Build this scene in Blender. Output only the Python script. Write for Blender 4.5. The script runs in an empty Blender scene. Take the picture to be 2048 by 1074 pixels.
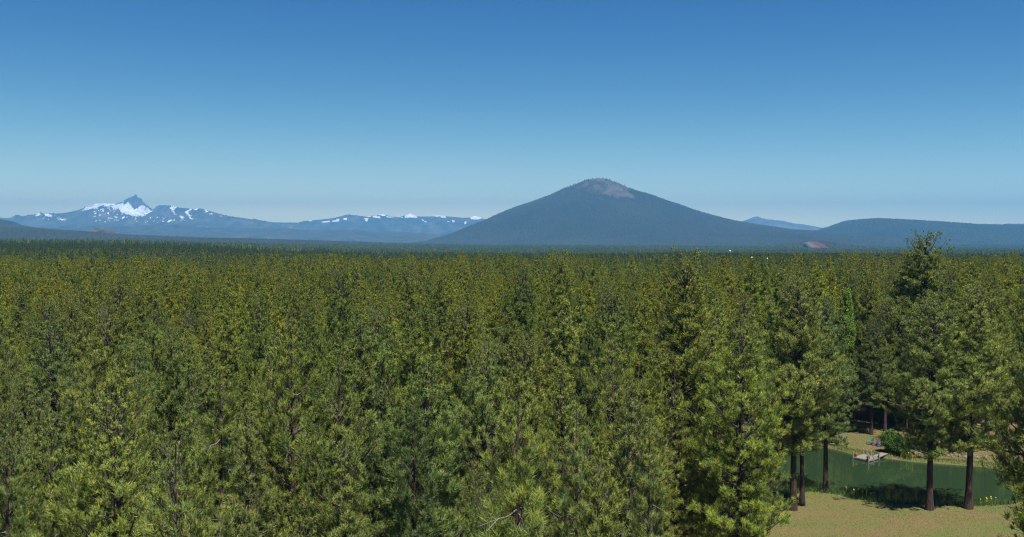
import bpy, math
import numpy as np
from mathutils import Vector

# ------------------------------------------------------------------ camera, sky, sun, exposure
S = bpy.context.scene
FPX = 2000.0; CAMZ = 32.0; HORY = 484.0
PITCH = math.atan((537.0 - HORY) / FPX)
cam = bpy.data.cameras.new('camera'); camo = bpy.data.objects.new('camera', cam)
S.collection.objects.link(camo); S.camera = camo
camo.location = (0, 0, CAMZ); camo.rotation_euler = (math.pi/2 - PITCH, 0, 0)
cam.lens = 36.0 * FPX / 2048; cam.sensor_width = 36; cam.clip_start = 0.5; cam.clip_end = 150000

SUN_ELEV = math.radians(64); SUN_AZ = math.radians(156)      # azimuth from +Y towards +X
world = bpy.data.worlds.new('World'); S.world = world; world.use_nodes = True
wn = world.node_tree.nodes; wl = world.node_tree.links
sky = wn.new('ShaderNodeTexSky'); sky.sky_type = 'NISHITA'; sky.sun_disc = False
sky.sun_elevation = SUN_ELEV; sky.sun_rotation = SUN_AZ
sky.altitude = 1000; sky.air_density = 1.0; sky.dust_density = 0.3; sky.ozone_density = 4.0
# deepen the clear mountain sky: steeper falloff from horizon to zenith, channel by channel
sep0 = wn.new('ShaderNodeSeparateColor'); cmb = wn.new('ShaderNodeCombineColor'); wl.new(sky.outputs[0], sep0.inputs[0])
for src, dst, ref, val, pw in (('Red', 'Red', .262, .34, 3.0), ('Red', 'Green', .103, .106, 1.9), ('Red', 'Blue', .103, .37, .78)):
    m1 = wn.new('ShaderNodeMath'); m1.operation = 'MULTIPLY'; m1.inputs[1].default_value = .075/ref; wl.new(sep0.outputs[src], m1.inputs[0])
    m2 = wn.new('ShaderNodeMath'); m2.operation = 'POWER'; m2.inputs[1].default_value = pw; wl.new(m1.outputs[0], m2.inputs[0])
    m3 = wn.new('ShaderNodeMath'); m3.operation = 'MULTIPLY'; m3.inputs[1].default_value = val/1.86; wl.new(m2.outputs[0], m3.inputs[0])
    m4 = wn.new('ShaderNodeMath'); m4.operation = 'MINIMUM'; m4.inputs[1].default_value = 1.1; wl.new(m3.outputs[0], m4.inputs[0])
    m5 = wn.new('ShaderNodeMath'); m5.operation = 'MULTIPLY'; m5.inputs[1].default_value = 10; wl.new(m4.outputs[0], m5.inputs[0])
    wl.new(m5.outputs[0], cmb.inputs[dst])
wl.new(cmb.outputs[0], wn['Background'].inputs[0])
wn['Background'].inputs[1].default_value = 0.1

sun = bpy.data.lights.new('sun', 'SUN'); suno = bpy.data.objects.new('sun', sun)
S.collection.objects.link(suno)
sun.energy = 5.0; sun.angle = math.radians(0.5); sun.color = (1.0, 0.95, 0.87)
sd = Vector((math.sin(SUN_AZ)*math.cos(SUN_ELEV), math.cos(SUN_AZ)*math.cos(SUN_ELEV), math.sin(SUN_ELEV)))
suno.rotation_euler = sd.to_track_quat('Z', 'Y').to_euler()
S.view_settings.view_transform = 'Standard'; S.view_settings.look = 'None'
S.view_settings.exposure = 0.85; S.view_settings.gamma = 1.0
S.cycles.max_bounces = 6; S.cycles.diffuse_bounces = 1; S.cycles.glossy_bounces = 2
S.cycles.transmission_bounces = 2; S.cycles.volume_bounces = 1; S.cycles.use_denoising = True; S.cycles.denoiser = 'OPENIMAGEDENOISE'
S.cycles.denoising_input_passes = 'RGB_ALBEDO_NORMAL'; S.cycles.denoising_prefilter = 'NONE'
S.cycles.filter_width = 1.2

# ------------------------------------------------------------------ helpers
RNG = np.random.default_rng(7)
COL = S.collection
cp, sp_ = math.cos(PITCH), math.sin(PITCH)
def ray(px, py):
    u = 537.0 - py
    return np.array([px - 1024.0, FPX*cp + u*sp_, -FPX*sp_ + u*cp])
def gpt(px, py, z=0.0):                      # point of a horizontal level seen at a photo pixel
    d = ray(px, py); t = (z - CAMZ) / d[2]
    return np.array([0, 0, CAMZ]) + d*t
def at(px, py, Y):                           # point at distance Y
    d = ray(px, py); return np.array([0, 0, CAMZ]) + d*(Y/d[1])
def proj(x, y, z):
    dz = z - CAMZ
    depth = y*cp - dz*sp_; up = y*sp_ + dz*cp
    return 1024 + FPX*x/depth, 537 - FPX*up/depth
def ss(a, b, x):
    t = np.clip((x-a)/(b-a), 0, 1); return t*t*(3-2*t)
_H = np.random.default_rng(99).random((256, 256))
def vnoise(x, y):
    xi = np.floor(x).astype(int); yi = np.floor(y).astype(int); fx = x-xi; fy = y-yi
    fx = fx*fx*(3-2*fx); fy = fy*fy*(3-2*fy)
    a = _H[xi % 256, yi % 256]; b = _H[(xi+1) % 256, yi % 256]; c = _H[xi % 256, (yi+1) % 256]; d = _H[(xi+1) % 256, (yi+1) % 256]
    return (a*(1-fx)+b*fx)*(1-fy) + (c*(1-fx)+d*fx)*fy
def fbm(x, y, o=5, ridged=False):
    s = 0; amp = .5; t = 0
    for i in range(o):
        n = vnoise(x*2**i + 17.3*i, y*2**i + 5.1*i)
        if ridged: n = 1 - abs(2*n-1)
        s = s + n*amp; t += amp; amp *= .5
    return s/t
def inpoly(px, py, poly):
    px = np.asarray(px, float); py = np.asarray(py, float); r = np.zeros(px.shape, bool)
    n = len(poly)
    for i in range(n):
        x1, y1 = poly[i]; x2, y2 = poly[(i+1) % n]
        if y1 == y2: continue
        c = ((y1 > py) != (y2 > py)) & (px < (x2-x1)*(py-y1)/(y2-y1) + x1)
        r ^= c
    return r
def mesh_np(name, V, F, mat=None, col=None, smooth=False):
    """V (n,3); F (m,k) same-size faces, or list of arrays; col (n,3) colours per vertex."""
    me = bpy.data.meshes.new(name)
    Fs = F if isinstance(F, list) else [F]
    V = np.asarray(V, np.float32)
    me.vertices.add(len(V)); me.vertices.foreach_set('co', V.ravel())
    tot = sum(f.size for f in Fs); nf = sum(len(f) for f in Fs)
    me.loops.add(tot); me.polygons.add(nf)
    me.loops.foreach_set('vertex_index', np.concatenate([f.ravel() for f in Fs]).astype(np.int32))
    sizes = np.concatenate([np.full(len(f), f.shape[1]) for f in Fs])
    starts = np.concatenate([[0], np.cumsum(sizes)[:-1]]).astype(np.int32)
    me.polygons.foreach_set('loop_start', starts)
    if smooth: me.polygons.foreach_set('use_smooth', np.ones(nf, bool))
    me.update(calc_edges=True)
    if col is not None:
        a = me.color_attributes.new('col', 'FLOAT_COLOR', 'POINT')
        c = np.ones((len(V), 4), np.float32); c[:, :3] = col
        a.data.foreach_set('color', c.ravel())
    if mat: me.materials.append(mat)
    return me
def obj(name, me, parent=None, loc=None, coll=True):
    o = bpy.data.objects.new(name, me)
    if coll: COL.objects.link(o)
    if parent: o.parent = parent
    if loc is not None: o.location = loc
    return o
def tag(o, label=None, cat=None, group=None, kind=None):
    if label: o['label'] = label
    if cat: o['category'] = cat
    if group: o['group'] = group
    if kind: o['kind'] = kind
    return o
def grid(xs, ys):
    nx, ny = len(xs), len(ys)
    X, Y = np.meshgrid(xs, ys)
    i = np.arange(nx*ny).reshape(ny, nx)
    F = np.stack([i[:-1, :-1], i[:-1, 1:], i[1:, 1:], i[1:, :-1]], -1).reshape(-1, 4)
    return X.ravel(), Y.ravel(), F
class MB:
    def __init__(s): s.v = []; s.f = []
    def add(s, V, F):
        n = len(s.v); s.v += [tuple(p) for p in V]; s.f += [tuple(i+n for i in f) for f in F]
    def box(s, c, size, rz=0.0, ry=0.0, rx=0.0, taper=1.0):
        from mathutils import Euler
        M = Euler((rx, ry, rz)).to_matrix(); hx, hy, hz = size[0]/2, size[1]/2, size[2]/2
        P = []
        for z in (-1, 1):
            k = taper if z > 0 else 1
            for x, y in ((-1, -1), (1, -1), (1, 1), (-1, 1)):
                P.append(Vector(c) + M @ Vector((x*hx*k, y*hy*k, z*hz)))
        s.add(P, [(3, 2, 1, 0), (4, 5, 6, 7), (0, 1, 5, 4), (1, 2, 6, 5), (2, 3, 7, 6), (3, 0, 4, 7)])
    def tube(s, pts, rad, n=8, caps=True):
        pts = [Vector(p) for p in pts]; V = []; F = []
        for i, p in enumerate(pts):
            d = (pts[min(i+1, len(pts)-1)] - pts[max(i-1, 0)]).normalized()
            u = d.orthogonal().normalized() if abs(d.z) < .95 else Vector((1, 0, 0)).cross(d).normalized()
            w = d.cross(u); r = rad[i] if hasattr(rad, '__len__') else rad
            for k in range(n):
                a = 2*math.pi*k/n; V.append(p + (u*math.cos(a) + w*math.sin(a))*r)
        for i in range(len(pts)-1):
            for k in range(n):
                F.append((i*n+k, i*n+(k+1) % n, (i+1)*n+(k+1) % n, (i+1)*n+k))
        if caps: F += [tuple(range(n))[::-1], tuple(range((len(pts)-1)*n, len(pts)*n))]
        s.add(V, F)
    def build(s, name, mat, parent=None, smooth=False, loc=None):
        me = bpy.data.meshes.new(name); me.from_pydata([tuple(v) for v in s.v], [], s.f); me.update()
        if smooth:
            me.polygons.foreach_set('use_smooth', [True]*len(me.polygons))
        me.materials.append(mat); return obj(name, me, parent, loc)
def empty(name, loc):
    o = bpy.data.objects.new(name, None); o.location = loc; o.empty_display_size = .5; COL.objects.link(o); return o

# ------------------------------------------------------------------ materials
def newmat(name):
    m = bpy.data.materials.new(name); m.use_nodes = True
    nt = m.node_tree; return m, nt, nt.nodes, nt.links, nt.nodes['Principled BSDF']
def mat_plain(name, c, rough=.7, nscale=6, namt=.25, bump=.0, coord='Object', stretch=(1, 1, 1)):
    m, nt, N, L, b = newmat(name); b.inputs['Roughness'].default_value = rough
    tc = N.new('ShaderNodeTexCoord'); mp = N.new('ShaderNodeMapping'); mp.inputs['Scale'].default_value = stretch
    L.new(tc.outputs[coord], mp.inputs[0])
    n = N.new('ShaderNodeTexNoise'); n.inputs['Scale'].default_value = nscale; n.inputs['Detail'].default_value = 5
    L.new(mp.outputs[0], n.inputs['Vector'])
    r = N.new('ShaderNodeValToRGB'); L.new(n.outputs[0], r.inputs[0])
    r.color_ramp.elements[0].position = .3; r.color_ramp.elements[1].position = .7
    r.color_ramp.elements[0].color = (*[x*(1-namt) for x in c], 1); r.color_ramp.elements[1].color = (*[min(1, x*(1+namt)) for x in c], 1)
    L.new(r.outputs[0], b.inputs['Base Color'])
    if bump:
        bp = N.new('ShaderNodeBump'); bp.inputs['Strength'].default_value = bump; L.new(n.outputs[0], bp.inputs['Height']); L.new(bp.outputs[0], b.inputs['Normal'])
    return m
def mat_foliage(name, mul=(1, 1, 1), hue_var=.5, trans=.25, rough=.55):
    m, nt, N, L, b = newmat(name)
    at_ = N.new('ShaderNodeVertexColor'); at_.layer_name = 'col'
    oi = N.new('ShaderNodeObjectInfo')
    r = N.new('ShaderNodeValToRGB'); e = r.color_ramp.elements
    def mix(c, k): return tuple(max(.3, 1 + (x-1)*k) for x in c) + (1,)
    e[0].position = 0; e[0].color = mix((.72, .86, .92), hue_var); e[1].position = 1; e[1].color = mix((1.16, 1.12, .84), hue_var)
    for p, c in ((.2, (1.0, 1.02, 1.05)), (.4, (.80, .88, .80)), (.6, (1.12, 1.12, .85)), (.8, (.88, 1.0, 1.1))):
        x = e.new(p); x.color = mix(c, hue_var)
    L.new(oi.outputs['Random'], r.inputs[0])
    def mul_(a, bb):
        x = N.new('ShaderNodeMix'); x.data_type = 'RGBA'; x.blend_type = 'MULTIPLY'; x.inputs[0].default_value = 1
        L.new(a, x.inputs[6])
        if isinstance(bb, tuple): x.inputs[7].default_value = (*bb, 1)
        else: L.new(bb, x.inputs[7])
        return x.outputs[2]
    c = mul_(mul_(at_.outputs[0], r.outputs[0]), tuple(mul))
    c = mul_(c, oi.outputs['Color'])
    L.new(c, b.inputs['Base Color']); b.inputs['Roughness'].default_value = rough
    b.inputs['Specular IOR Level'].default_value = .25
    if trans:
        t = N.new('ShaderNodeBsdfTranslucent'); L.new(c, t.inputs[0])
        ms = N.new('ShaderNodeMixShader'); ms.inputs[0].default_value = trans
        L.new(b.outputs[0], ms.inputs[1]); L.new(t.outputs[0], ms.inputs[2]); L.new(ms.outputs[0], N['Material Output'].inputs[0])
    return m
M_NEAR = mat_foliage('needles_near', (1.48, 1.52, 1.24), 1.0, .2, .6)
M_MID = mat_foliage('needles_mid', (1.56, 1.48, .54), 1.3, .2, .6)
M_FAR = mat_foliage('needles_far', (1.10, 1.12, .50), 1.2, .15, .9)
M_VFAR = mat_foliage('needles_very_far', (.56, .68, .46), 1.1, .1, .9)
M_HILL = mat_foliage('hill_trees', (1, 1, 1), 0, 0, 1.0)
def mat_bark(name, c1, c2, sc=5):
    m, nt, N, L, b = newmat(name); b.inputs['Roughness'].default_value = .9
    tc = N.new('ShaderNodeTexCoord'); mp = N.new('ShaderNodeMapping'); mp.inputs['Scale'].default_value = (1, 1, .22)
    L.new(tc.outputs['Object'], mp.inputs[0])
    v = N.new('ShaderNodeTexVoronoi'); v.inputs['Scale'].default_value = sc; L.new(mp.outputs[0], v.inputs['Vector'])
    n = N.new('ShaderNodeTexNoise'); n.inputs['Scale'].default_value = sc*2; n.inputs['Detail'].default_value = 6; L.new(mp.outputs[0], n.inputs['Vector'])
    a = N.new('ShaderNodeMath'); a.operation = 'MULTIPLY_ADD'; a.inputs[1].default_value = .8; L.new(v.outputs['Distance'], a.inputs[0]); L.new(n.outputs[0], a.inputs[2])
    r = N.new('ShaderNodeValToRGB'); r.color_ramp.elements[0].position = .5; r.color_ramp.elements[0].color = (*c2, 1)
    r.color_ramp.elements[1].position = .95; r.color_ramp.elements[1].color = (*c1, 1)
    L.new(a.outputs[0], r.inputs[0]); L.new(r.outputs[0], b.inputs['Base Color'])
    bp = N.new('ShaderNodeBump'); bp.inputs['Strength'].default_value = .8; bp.inputs['Distance'].default_value = .05
    L.new(a.outputs[0], bp.inputs['Height']); bp.invert = True; L.new(bp.outputs[0], b.inputs['Normal'])
    return m
M_BARK = mat_bark('pine_bark', (.022, .013, .010), (.095, .042, .026))
M_LIMB = mat_bark('limb_bark', (.05, .042, .036), (.14, .115, .10), 12)
M_DEADW = mat_bark('dead_wood', (.22, .19, .17), (.36, .32, .29), 14)
M_POPBARK = mat_bark('pale_bark', (.22, .21, .18), (.42, .40, .36), 8)
M_BIRD = mat_plain('bird_feathers', (.03, .022, .018), .8)
M_WHITE = mat_plain('white_paint', (.82, .82, .80), .5, 3, .06)
M_STEEL = mat_plain('grey_steel', (.30, .31, .32), .5, 3, .1)

# ------------------------------------------------------------------ pond, clearing and ground
POND_PX = [(1530, 912), (1545, 900), (1600, 889), (1635, 888), (1666, 893), (1706, 904), (1740, 908), (1767, 911), (1821, 918), (1860, 921), (1901, 924), (1974, 929),
           (2020, 938), (2055, 960), (2040, 990), (1998, 1004), (1968, 1006), (1930, 1006), (1900, 1005), (1860, 1004), (1821, 1003), (1754, 999), (1714, 991), (1666, 981), (1615, 978), (1560, 984), (1528, 970), (1515, 940)]
WZ = -.35
POND = [tuple(gpt(x, y, 0)[:2]) for x, y in POND_PX]
def dist_poly(x, y, poly):
    d = np.full(np.shape(x), 1e9)
    for i in range(len(poly)):
        x1, y1 = poly[i]; x2, y2 = poly[(i+1) % len(poly)]
        dx, dy = x2-x1, y2-y1; t = np.clip(((x-x1)*dx+(y-y1)*dy)/(dx*dx+dy*dy+1e-9), 0, 1)
        d = np.minimum(d, np.hypot(x-x1-t*dx, y-y1-t*dy))
    return d
CLEAR_PX = [(1525, 1200), (1522, 1040), (1505, 985), (1500, 905), (1580, 878), (1655, 860), (1700, 852), (1800, 850), (1960, 848), (2300, 860), (2500, 1000), (2300, 1300)]
CLEAR = [tuple(gpt(x, y, 0)[:2]) for x, y in CLEAR_PX]
def sdf_pond(x, y):
    d = dist_poly(x, y, POND); return np.where(inpoly(x, y, POND), -d, d)
_ss = ss
def ss(a, b, x):
    if a > b:
        t = np.clip((a-x)/(a-b), 0, 1); return t*t*(3-2*t)
    return _ss(a, b, x)
def gz(x, y):
    x = np.asarray(x, float); y = np.asarray(y, float)
    r = np.hypot(x, y)
    z = ss(500, 1500, r)*(fbm(x/900+3, y/900+8, 3)-.5)*16 + ss(1500, 4000, r)*(fbm(x/2600+9, y/2600, 2)-.5)*26
    lf = ss(-.02, -.45, x/np.maximum(y, 1.))
    z = z - 15*ss(350, 2200, r)*(1-lf) + 11*lf*ss(700, 2000, r)*(1-.3*ss(2600, 6000, r))
    z = z + .5*(fbm(x/14, y/14, 3)-.5)*ss(60, 100, r)
    return z
def gz_pond(x, y):
    z = gz(x, y); near = (np.abs(x-55) < 60) & (np.abs(y-140) < 70)
    sd_ = np.where(near, sdf_pond(np.where(near, x, 0), np.where(near, y, 0)), 99)
    z = np.where(near & (sd_ < 3), z*ss(0, 3, sd_) + (-.05)*(1-ss(0, 3, sd_)), z)
    return np.where(sd_ < .8, z - 1.6*ss(.8, -2.5, sd_) , z)
def axis(lo, hi, step, far, n):
    g = np.geomspace(1, far, n)
    return np.concatenate([lo - (g[::-1]*step*1.4), np.arange(lo, hi, step), hi + g*step*1.4])
xs = axis(22, 100, .45, 23000/.63, 150); ys = axis(98, 195, .45, 22500/.63, 150)
X, Y, F = grid(xs, ys)
Z = gz_pond(X, Y)
lawn = inpoly(X, Y, CLEAR).astype(float)
sdp = np.where((np.abs(X-55) < 70) & (np.abs(Y-140) < 70), sdf_pond(X, Y), 50)
green = np.clip(1-np.abs(sdp-1.0)/4.5, 0, 1)
PXv, PYv = proj(X, np.maximum(Y, 5), Z)
c = np.zeros((len(X), 3)); c[:, 0] = lawn; c[:, 1] = green; c[:, 2] = ss(700, 2500, np.hypot(X, Y))
m, nt, N, L, b = newmat('ground_cover'); b.inputs['Roughness'].default_value = .95; b.inputs['Specular IOR Level'].default_value = .1
va = N.new('ShaderNodeVertexColor'); va.layer_name = 'col'; sep = N.new('ShaderNodeSeparateColor'); L.new(va.outputs[0], sep.inputs[0])
geo = N.new('ShaderNodeNewGeometry')
def noise(scale, detail=6, rough=.6, stretch=None):
    n = N.new('ShaderNodeTexNoise'); n.inputs['Scale'].default_value = scale; n.inputs['Detail'].default_value = detail; n.inputs['Roughness'].default_value = rough
    if stretch:
        mp = N.new('ShaderNodeMapping'); mp.inputs['Scale'].default_value = stretch; L.new(geo.outputs['Position'], mp.inputs[0]); L.new(mp.outputs[0], n.inputs['Vector'])
    else: L.new(geo.outputs['Position'], n.inputs['Vector'])
    return n.outputs[0]
def ramp(src, stops):
    r = N.new('ShaderNodeValToRGB'); e = r.color_ramp.elements
    while len(e) < len(stops): e.new(.5)
    for i, (p, cc) in enumerate(stops): e[i].position = p; e[i].color = (*cc, 1)
    L.new(src, r.inputs[0]); return r.outputs[0]
def mixc(f, a, bb):
    x = N.new('ShaderNodeMix'); x.data_type = 'RGBA'
    if isinstance(f, float): x.inputs[0].default_value = f
    else: L.new(f, x.inputs[0])
    L.new(a, x.inputs[6]); L.new(bb, x.inputs[7]); return x.outputs[2]
forest = ramp(noise(1.2, 8, .7), [(.3, (.07, .05, .03)), (.5, (.16, .11, .065)), (.7, (.25, .17, .10))])
dry = ramp(noise(5.0, 8, .8), [(.3, (.065, .058, .021)), (.5, (.130, .105, .042)), (.72, (.23, .165, .082))])
grn = ramp(noise(4.0, 8, .8), [(.3, (.05, .075, .018)), (.7, (.13, .15, .042))])
patch = ramp(noise(.10, 5, .65, (1, 1.7, 1)), [(.40, (0, 0, 0)), (.60, (.9, .9, .9))])
mm = N.new('ShaderNodeMath'); mm.operation = 'MAXIMUM'; L.new(patch, mm.inputs[0])
ga = N.new('ShaderNodeMath'); ga.operation = 'MULTIPLY'; ga.inputs[1].default_value = .9; L.new(sep.outputs[1], ga.inputs[0]); L.new(ga.outputs[0], mm.inputs[1])
dirt = ramp(noise(7.0, 7, .8), [(.3, (.07, .045, .026)), (.7, (.22, .145, .085))])
lawnc = mixc(ramp(noise(.28, 6, .75, (.6, 1.6, 1)), [(.50, (0, 0, 0)), (.66, (.85, .85, .85))]), mixc(mm.outputs[0], dry, grn), dirt)
farc = ramp(noise(.02, 4), [(.3, (.03, .04, .02)), (.7, (.05, .06, .03))])
near = mixc(sep.outputs[0], forest, lawnc)
L.new(mixc(sep.outputs[2], near, farc), b.inputs['Base Color'])
bp = N.new('ShaderNodeBump'); bp.inputs['Strength'].default_value = .6; bp.inputs['Distance'].default_value = .06
L.new(noise(9, 6, .8), bp.inputs['Height']); L.new(bp.outputs[0], b.inputs['Normal'])
M_GROUND = m
tag(obj('ground', mesh_np('ground', np.stack([X, Y, Z], 1), F, M_GROUND, c, True)), kind='structure')

m, nt, N, L, b = newmat('pond_water'); b.inputs['Base Color'].default_value = (.020, .040, .018, 1); b.inputs['Roughness'].default_value = .015
b.inputs['IOR'].default_value = 1.33; b.inputs['Specular IOR Level'].default_value = 1.0
tc = N.new('ShaderNodeTexCoord'); mp = N.new('ShaderNodeMapping'); mp.inputs['Scale'].default_value = (.5, 1.6, 1); L.new(tc.outputs['Object'], mp.inputs[0])
n = N.new('ShaderNodeTexNoise'); n.inputs['Scale'].default_value = 1.6; n.inputs['Detail'].default_value = 3; L.new(mp.outputs[0], n.inputs['Vector'])
bp = N.new('ShaderNodeBump'); bp.inputs['Strength'].default_value = .03; bp.inputs['Distance'].default_value = .15; L.new(n.outputs[0], bp.inputs['Height']); L.new(bp.outputs[0], b.inputs['Normal'])
X, Y, F = grid(np.linspace(24, 86, 60), np.linspace(112, 172, 60))
keep = sdf_pond(X, Y) < 2.6
F = F[keep[F].all(1)]
tag(obj('pond_water', mesh_np('pond_water', np.stack([X, Y, np.full(len(X), WZ)], 1), F, m)), kind='structure')

# ------------------------------------------------------------------ mountains and hills
def prof(pts, px): p = np.array(pts, float); return np.interp(px, p[:, 0], p[:, 1])
def hgt(py, D): return CAMZ + (HORY - py)/FPX*D
def zo(pts, s, ox, oy): return [(ox + x*s, oy + y*s) for x, y in pts]
def mat_terrain(name, nodes_col=None, sc=.004):
    m, nt, N, L, b = newmat(name); b.inputs['Roughness'].default_value = 1; b.inputs['Specular IOR Level'].default_value = 0
    va = N.new('ShaderNodeVertexColor'); va.layer_name = 'col'
    n = N.new('ShaderNodeTexNoise'); n.inputs['Scale'].default_value = sc; n.inputs['Detail'].default_value = 8; n.inputs['Roughness'].default_value = .75
    g = N.new('ShaderNodeNewGeometry'); L.new(g.outputs['Position'], n.inputs['Vector'])
    r = N.new('ShaderNodeValToRGB'); r.color_ramp.elements[0].position = .3; r.color_ramp.elements[0].color = (.4, .4, .4, 1)
    r.color_ramp.elements[1].position = .7; r.color_ramp.elements[1].color = (1.7, 1.7, 1.7, 1); L.new(n.outputs[0], r.inputs[0])
    x = N.new('ShaderNodeMix'); x.data_type = 'RGBA'; x.blend_type = 'MULTIPLY'; x.inputs[0].default_value = 1
    L.new(va.outputs[0], x.inputs[6]); L.new(r.outputs[0], x.inputs[7]); L.new(x.outputs[2], b.inputs['Base Color'])
    return m
M_TERR = mat_terrain('mountain_ground')
WOOD = np.array([.030, .034, .020]); ROCK = np.array([.10, .085, .085]); SNOW = np.array([.86, .88, .90])

# snowy range: broad shield plus a narrow pinnacle
z1 = .29297
massif = zo([(-300, 200), (0, 187), (50, 190), (140, 180), (230, 168), (258, 158), (300, 158), (345, 163), (460, 153), (540, 135), (600, 110), (650, 93), (720, 90), (790, 93),
             (830, 82), (850, 72), (870, 58), (885, 50), (895, 51), (905, 42), (915, 42), (925, 31), (932, 28), (942, 45), (955, 55), (966, 52), (975, 75), (985, 80), (1000, 98), (1012, 104), (1030, 122), (1048, 130),
             (1060, 124), (1080, 105), (1100, 102), (1170, 105), (1200, 112), (1230, 120), (1290, 124), (1330, 130), (1370, 124), (1410, 135), (1470, 152),
             (1550, 175), (1700, 195), (1850, 213), (2000, 221), (2048, 222)], z1, 0, 380)
massif = [p for p in massif if p[0] < 530] + [(560, 446), (600, 454), (640, 470)]
z2 = .26367
low_ridge = zo([(140, 398), (180, 385), (300, 375), (400, 365), (470, 348), (500, 339), (530, 335), (560, 338), (600, 345), (650, 352), (700, 345), (760, 333), (790, 336), (820, 345),
                (900, 358), (930, 350), (960, 337), (990, 328), (1030, 345), (1060, 352), (1150, 350), (1200, 343), (1260, 350), (1400, 362), (1440, 358), (1480, 348), (1530, 362), (1570, 378)], z2, 560, 340)
base_massif = [(-90, 440), (0, 438), (60, 432), (150, 424), (210, 410), (260, 408), (310, 412), (350, 418), (420, 424), (480, 433), (560, 447), (600, 456), (640, 474)]
KD = .62                                # all far relief is laid out in units of this scale
D1 = 31000.0*KD
pxs = np.linspace(-90, 640, 1300); vs = np.concatenate([np.linspace(-3700, -900, 80), np.linspace(-890, 500, 150), np.linspace(520, 3400, 30)])*KD
V0 = int(np.argmin(np.abs(vs))); vs[V0] = 0
PXg, Vg, F = grid(pxs, vs)
full = hgt(prof(massif, PXg), D1); base = np.minimum(hgt(prof(base_massif, PXg), D1), full)
Xg = (PXg-1024)/FPX*D1; Yg = D1 + Vg
rn = fbm(Xg/680/KD, Yg/680/KD, 6, True); rn2 = fbm(Xg/200/KD+4, Yg/400/KD, 5, True)
av = np.abs(Vg)/KD
fall_b = np.clip(1-av/3700, 0, 1)**1.25
fall_p = np.clip(1-(av+ (rn2-.5)*250*ss(30, 290, av))/880, 0, 1)**1.3
env = ss(0, 240, av)*ss(3700, 2900, av)
Zg = (base+40)*fall_b - 40 + (full-base)*fall_p + KD*(rn-.55)*230*env + KD*(rn2-.5)*110*env*ss(.3, 1, fall_p+.35)
Zg = np.where(Vg == 0, full, Zg) - 4
ppx, ppy = proj(Xg, Yg, Zg)
wx = ppx + (fbm(Xg/100, Yg/100, 5)-.5)*9 + (vnoise(Xg/13, Yg/26)-.5)*3.5; wy = ppy + (fbm(Xg/100+50, Yg/100, 5)-.5)*7 + (vnoise(Xg/13+9, Yg/26)-.5)*3.5
qx, qy = wx/z1, (wy-380)/z1
snow = np.zeros(len(Xg), bool)
for P in ([(560, 142), (600, 105), (655, 80), (720, 78), (800, 80), (780, 105), (700, 106), (650, 122), (600, 133)],
          [(775, 103), (835, 82), (850, 98), (880, 86), (890, 110), (915, 138), (945, 122), (960, 97), (985, 117), (1030, 137), (1050, 130), (1030, 150), (1000, 166), (940, 182), (900, 170), (850, 157), (800, 132), (765, 120)],
          [(1172, 100), (1212, 112), (1203, 130), (1186, 136), (1194, 160), (1178, 160), (1168, 125)],
          [(1300, 124), (1312, 134), (1292, 145), (1294, 170), (1325, 200), (1312, 204), (1276, 172), (1274, 148)],
          [(238, 177), (258, 152), (280, 156), (252, 180)], [(296, 156), (348, 170), (350, 184), (315, 176)],
          [(400, 190), (450, 200), (445, 208), (400, 198)], [(1225, 172), (1250, 182), (1242, 202), (1222, 198)], [(1145, 210), (1180, 202), (1180, 210), (1150, 218)],
          [(905, 38), (912, 60), (917, 62), (913, 40)]):
    snow |= inpoly(qx, qy, P)
sx, sy = ppx/z1, (ppy-380)/z1
sn = fbm(Xg/42, Yg/75, 4)
dens = np.maximum.reduce([ss(560, 640, sx)*ss(920, 860, sx)*ss(95, 110, sy)*ss(212, 170, sy)*.62, ss(1310, 1330, sx)*ss(1430, 1415, sx)*ss(160, 140, sy)*.85,
                          ss(600, 700, sx)*ss(1180, 1120, sx)*ss(175, 190, sy)*ss(226, 215, sy)*.66, ss(1120, 1200, sx)*ss(1640, 1500, sx)*ss(150, 165, sy)*ss(215, 200, sy)*.36,
                          ss(180, 230, sx)*ss(540, 420, sx)*ss(165, 178, sy)*ss(212, 200, sy)*.5])
snow |= (sn + .35*(fbm(Xg/14, Yg/26, 3)-.5)) > (.885 - .29*dens)
snow &= (Zg > 215) & (sy < 228)
snow &= ~((sx > 560) & (sx < 1700) & (sy < 100) & (dens < .01) & ~inpoly(qx, qy, [(560, 142), (600, 70), (800, 70), (850, 60), (900, 90), (1220, 95), (1220, 130), (1160, 130), (1160, 90), (960, 95), (940, 120), (900, 110)]))
rock = inpoly(qx, qy, [(825, 88), (925, 0), (1060, 130), (1000, 140), (900, 130)]) | inpoly(qx, qy, [(1000, 190), (1080, 90), (1175, 95), (1175, 190), (1100, 200)])
rockm = np.clip(rock*1.0 + ss(.5, .75, fbm(Xg/300+9, Yg/430, 4))*.35*ss(300, 500, Zg), 0, 1)[:, None]
cc = WOOD*np.array([1.8, 1.3, 1.2])*(1.2+2.4*fbm(Xg/140, Yg/300, 4)[:, None]**2)*(1-rockm) + ROCK*(.5+1.0*rn2[:, None])*rockm
cc = np.where(snow[:, None], SNOW, cc)
tag(obj('snowy_mountain', mesh_np('snowy_mountain', np.stack([Xg, Yg, Zg], 1), F, M_TERR, cc, False)), kind='structure')

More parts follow.
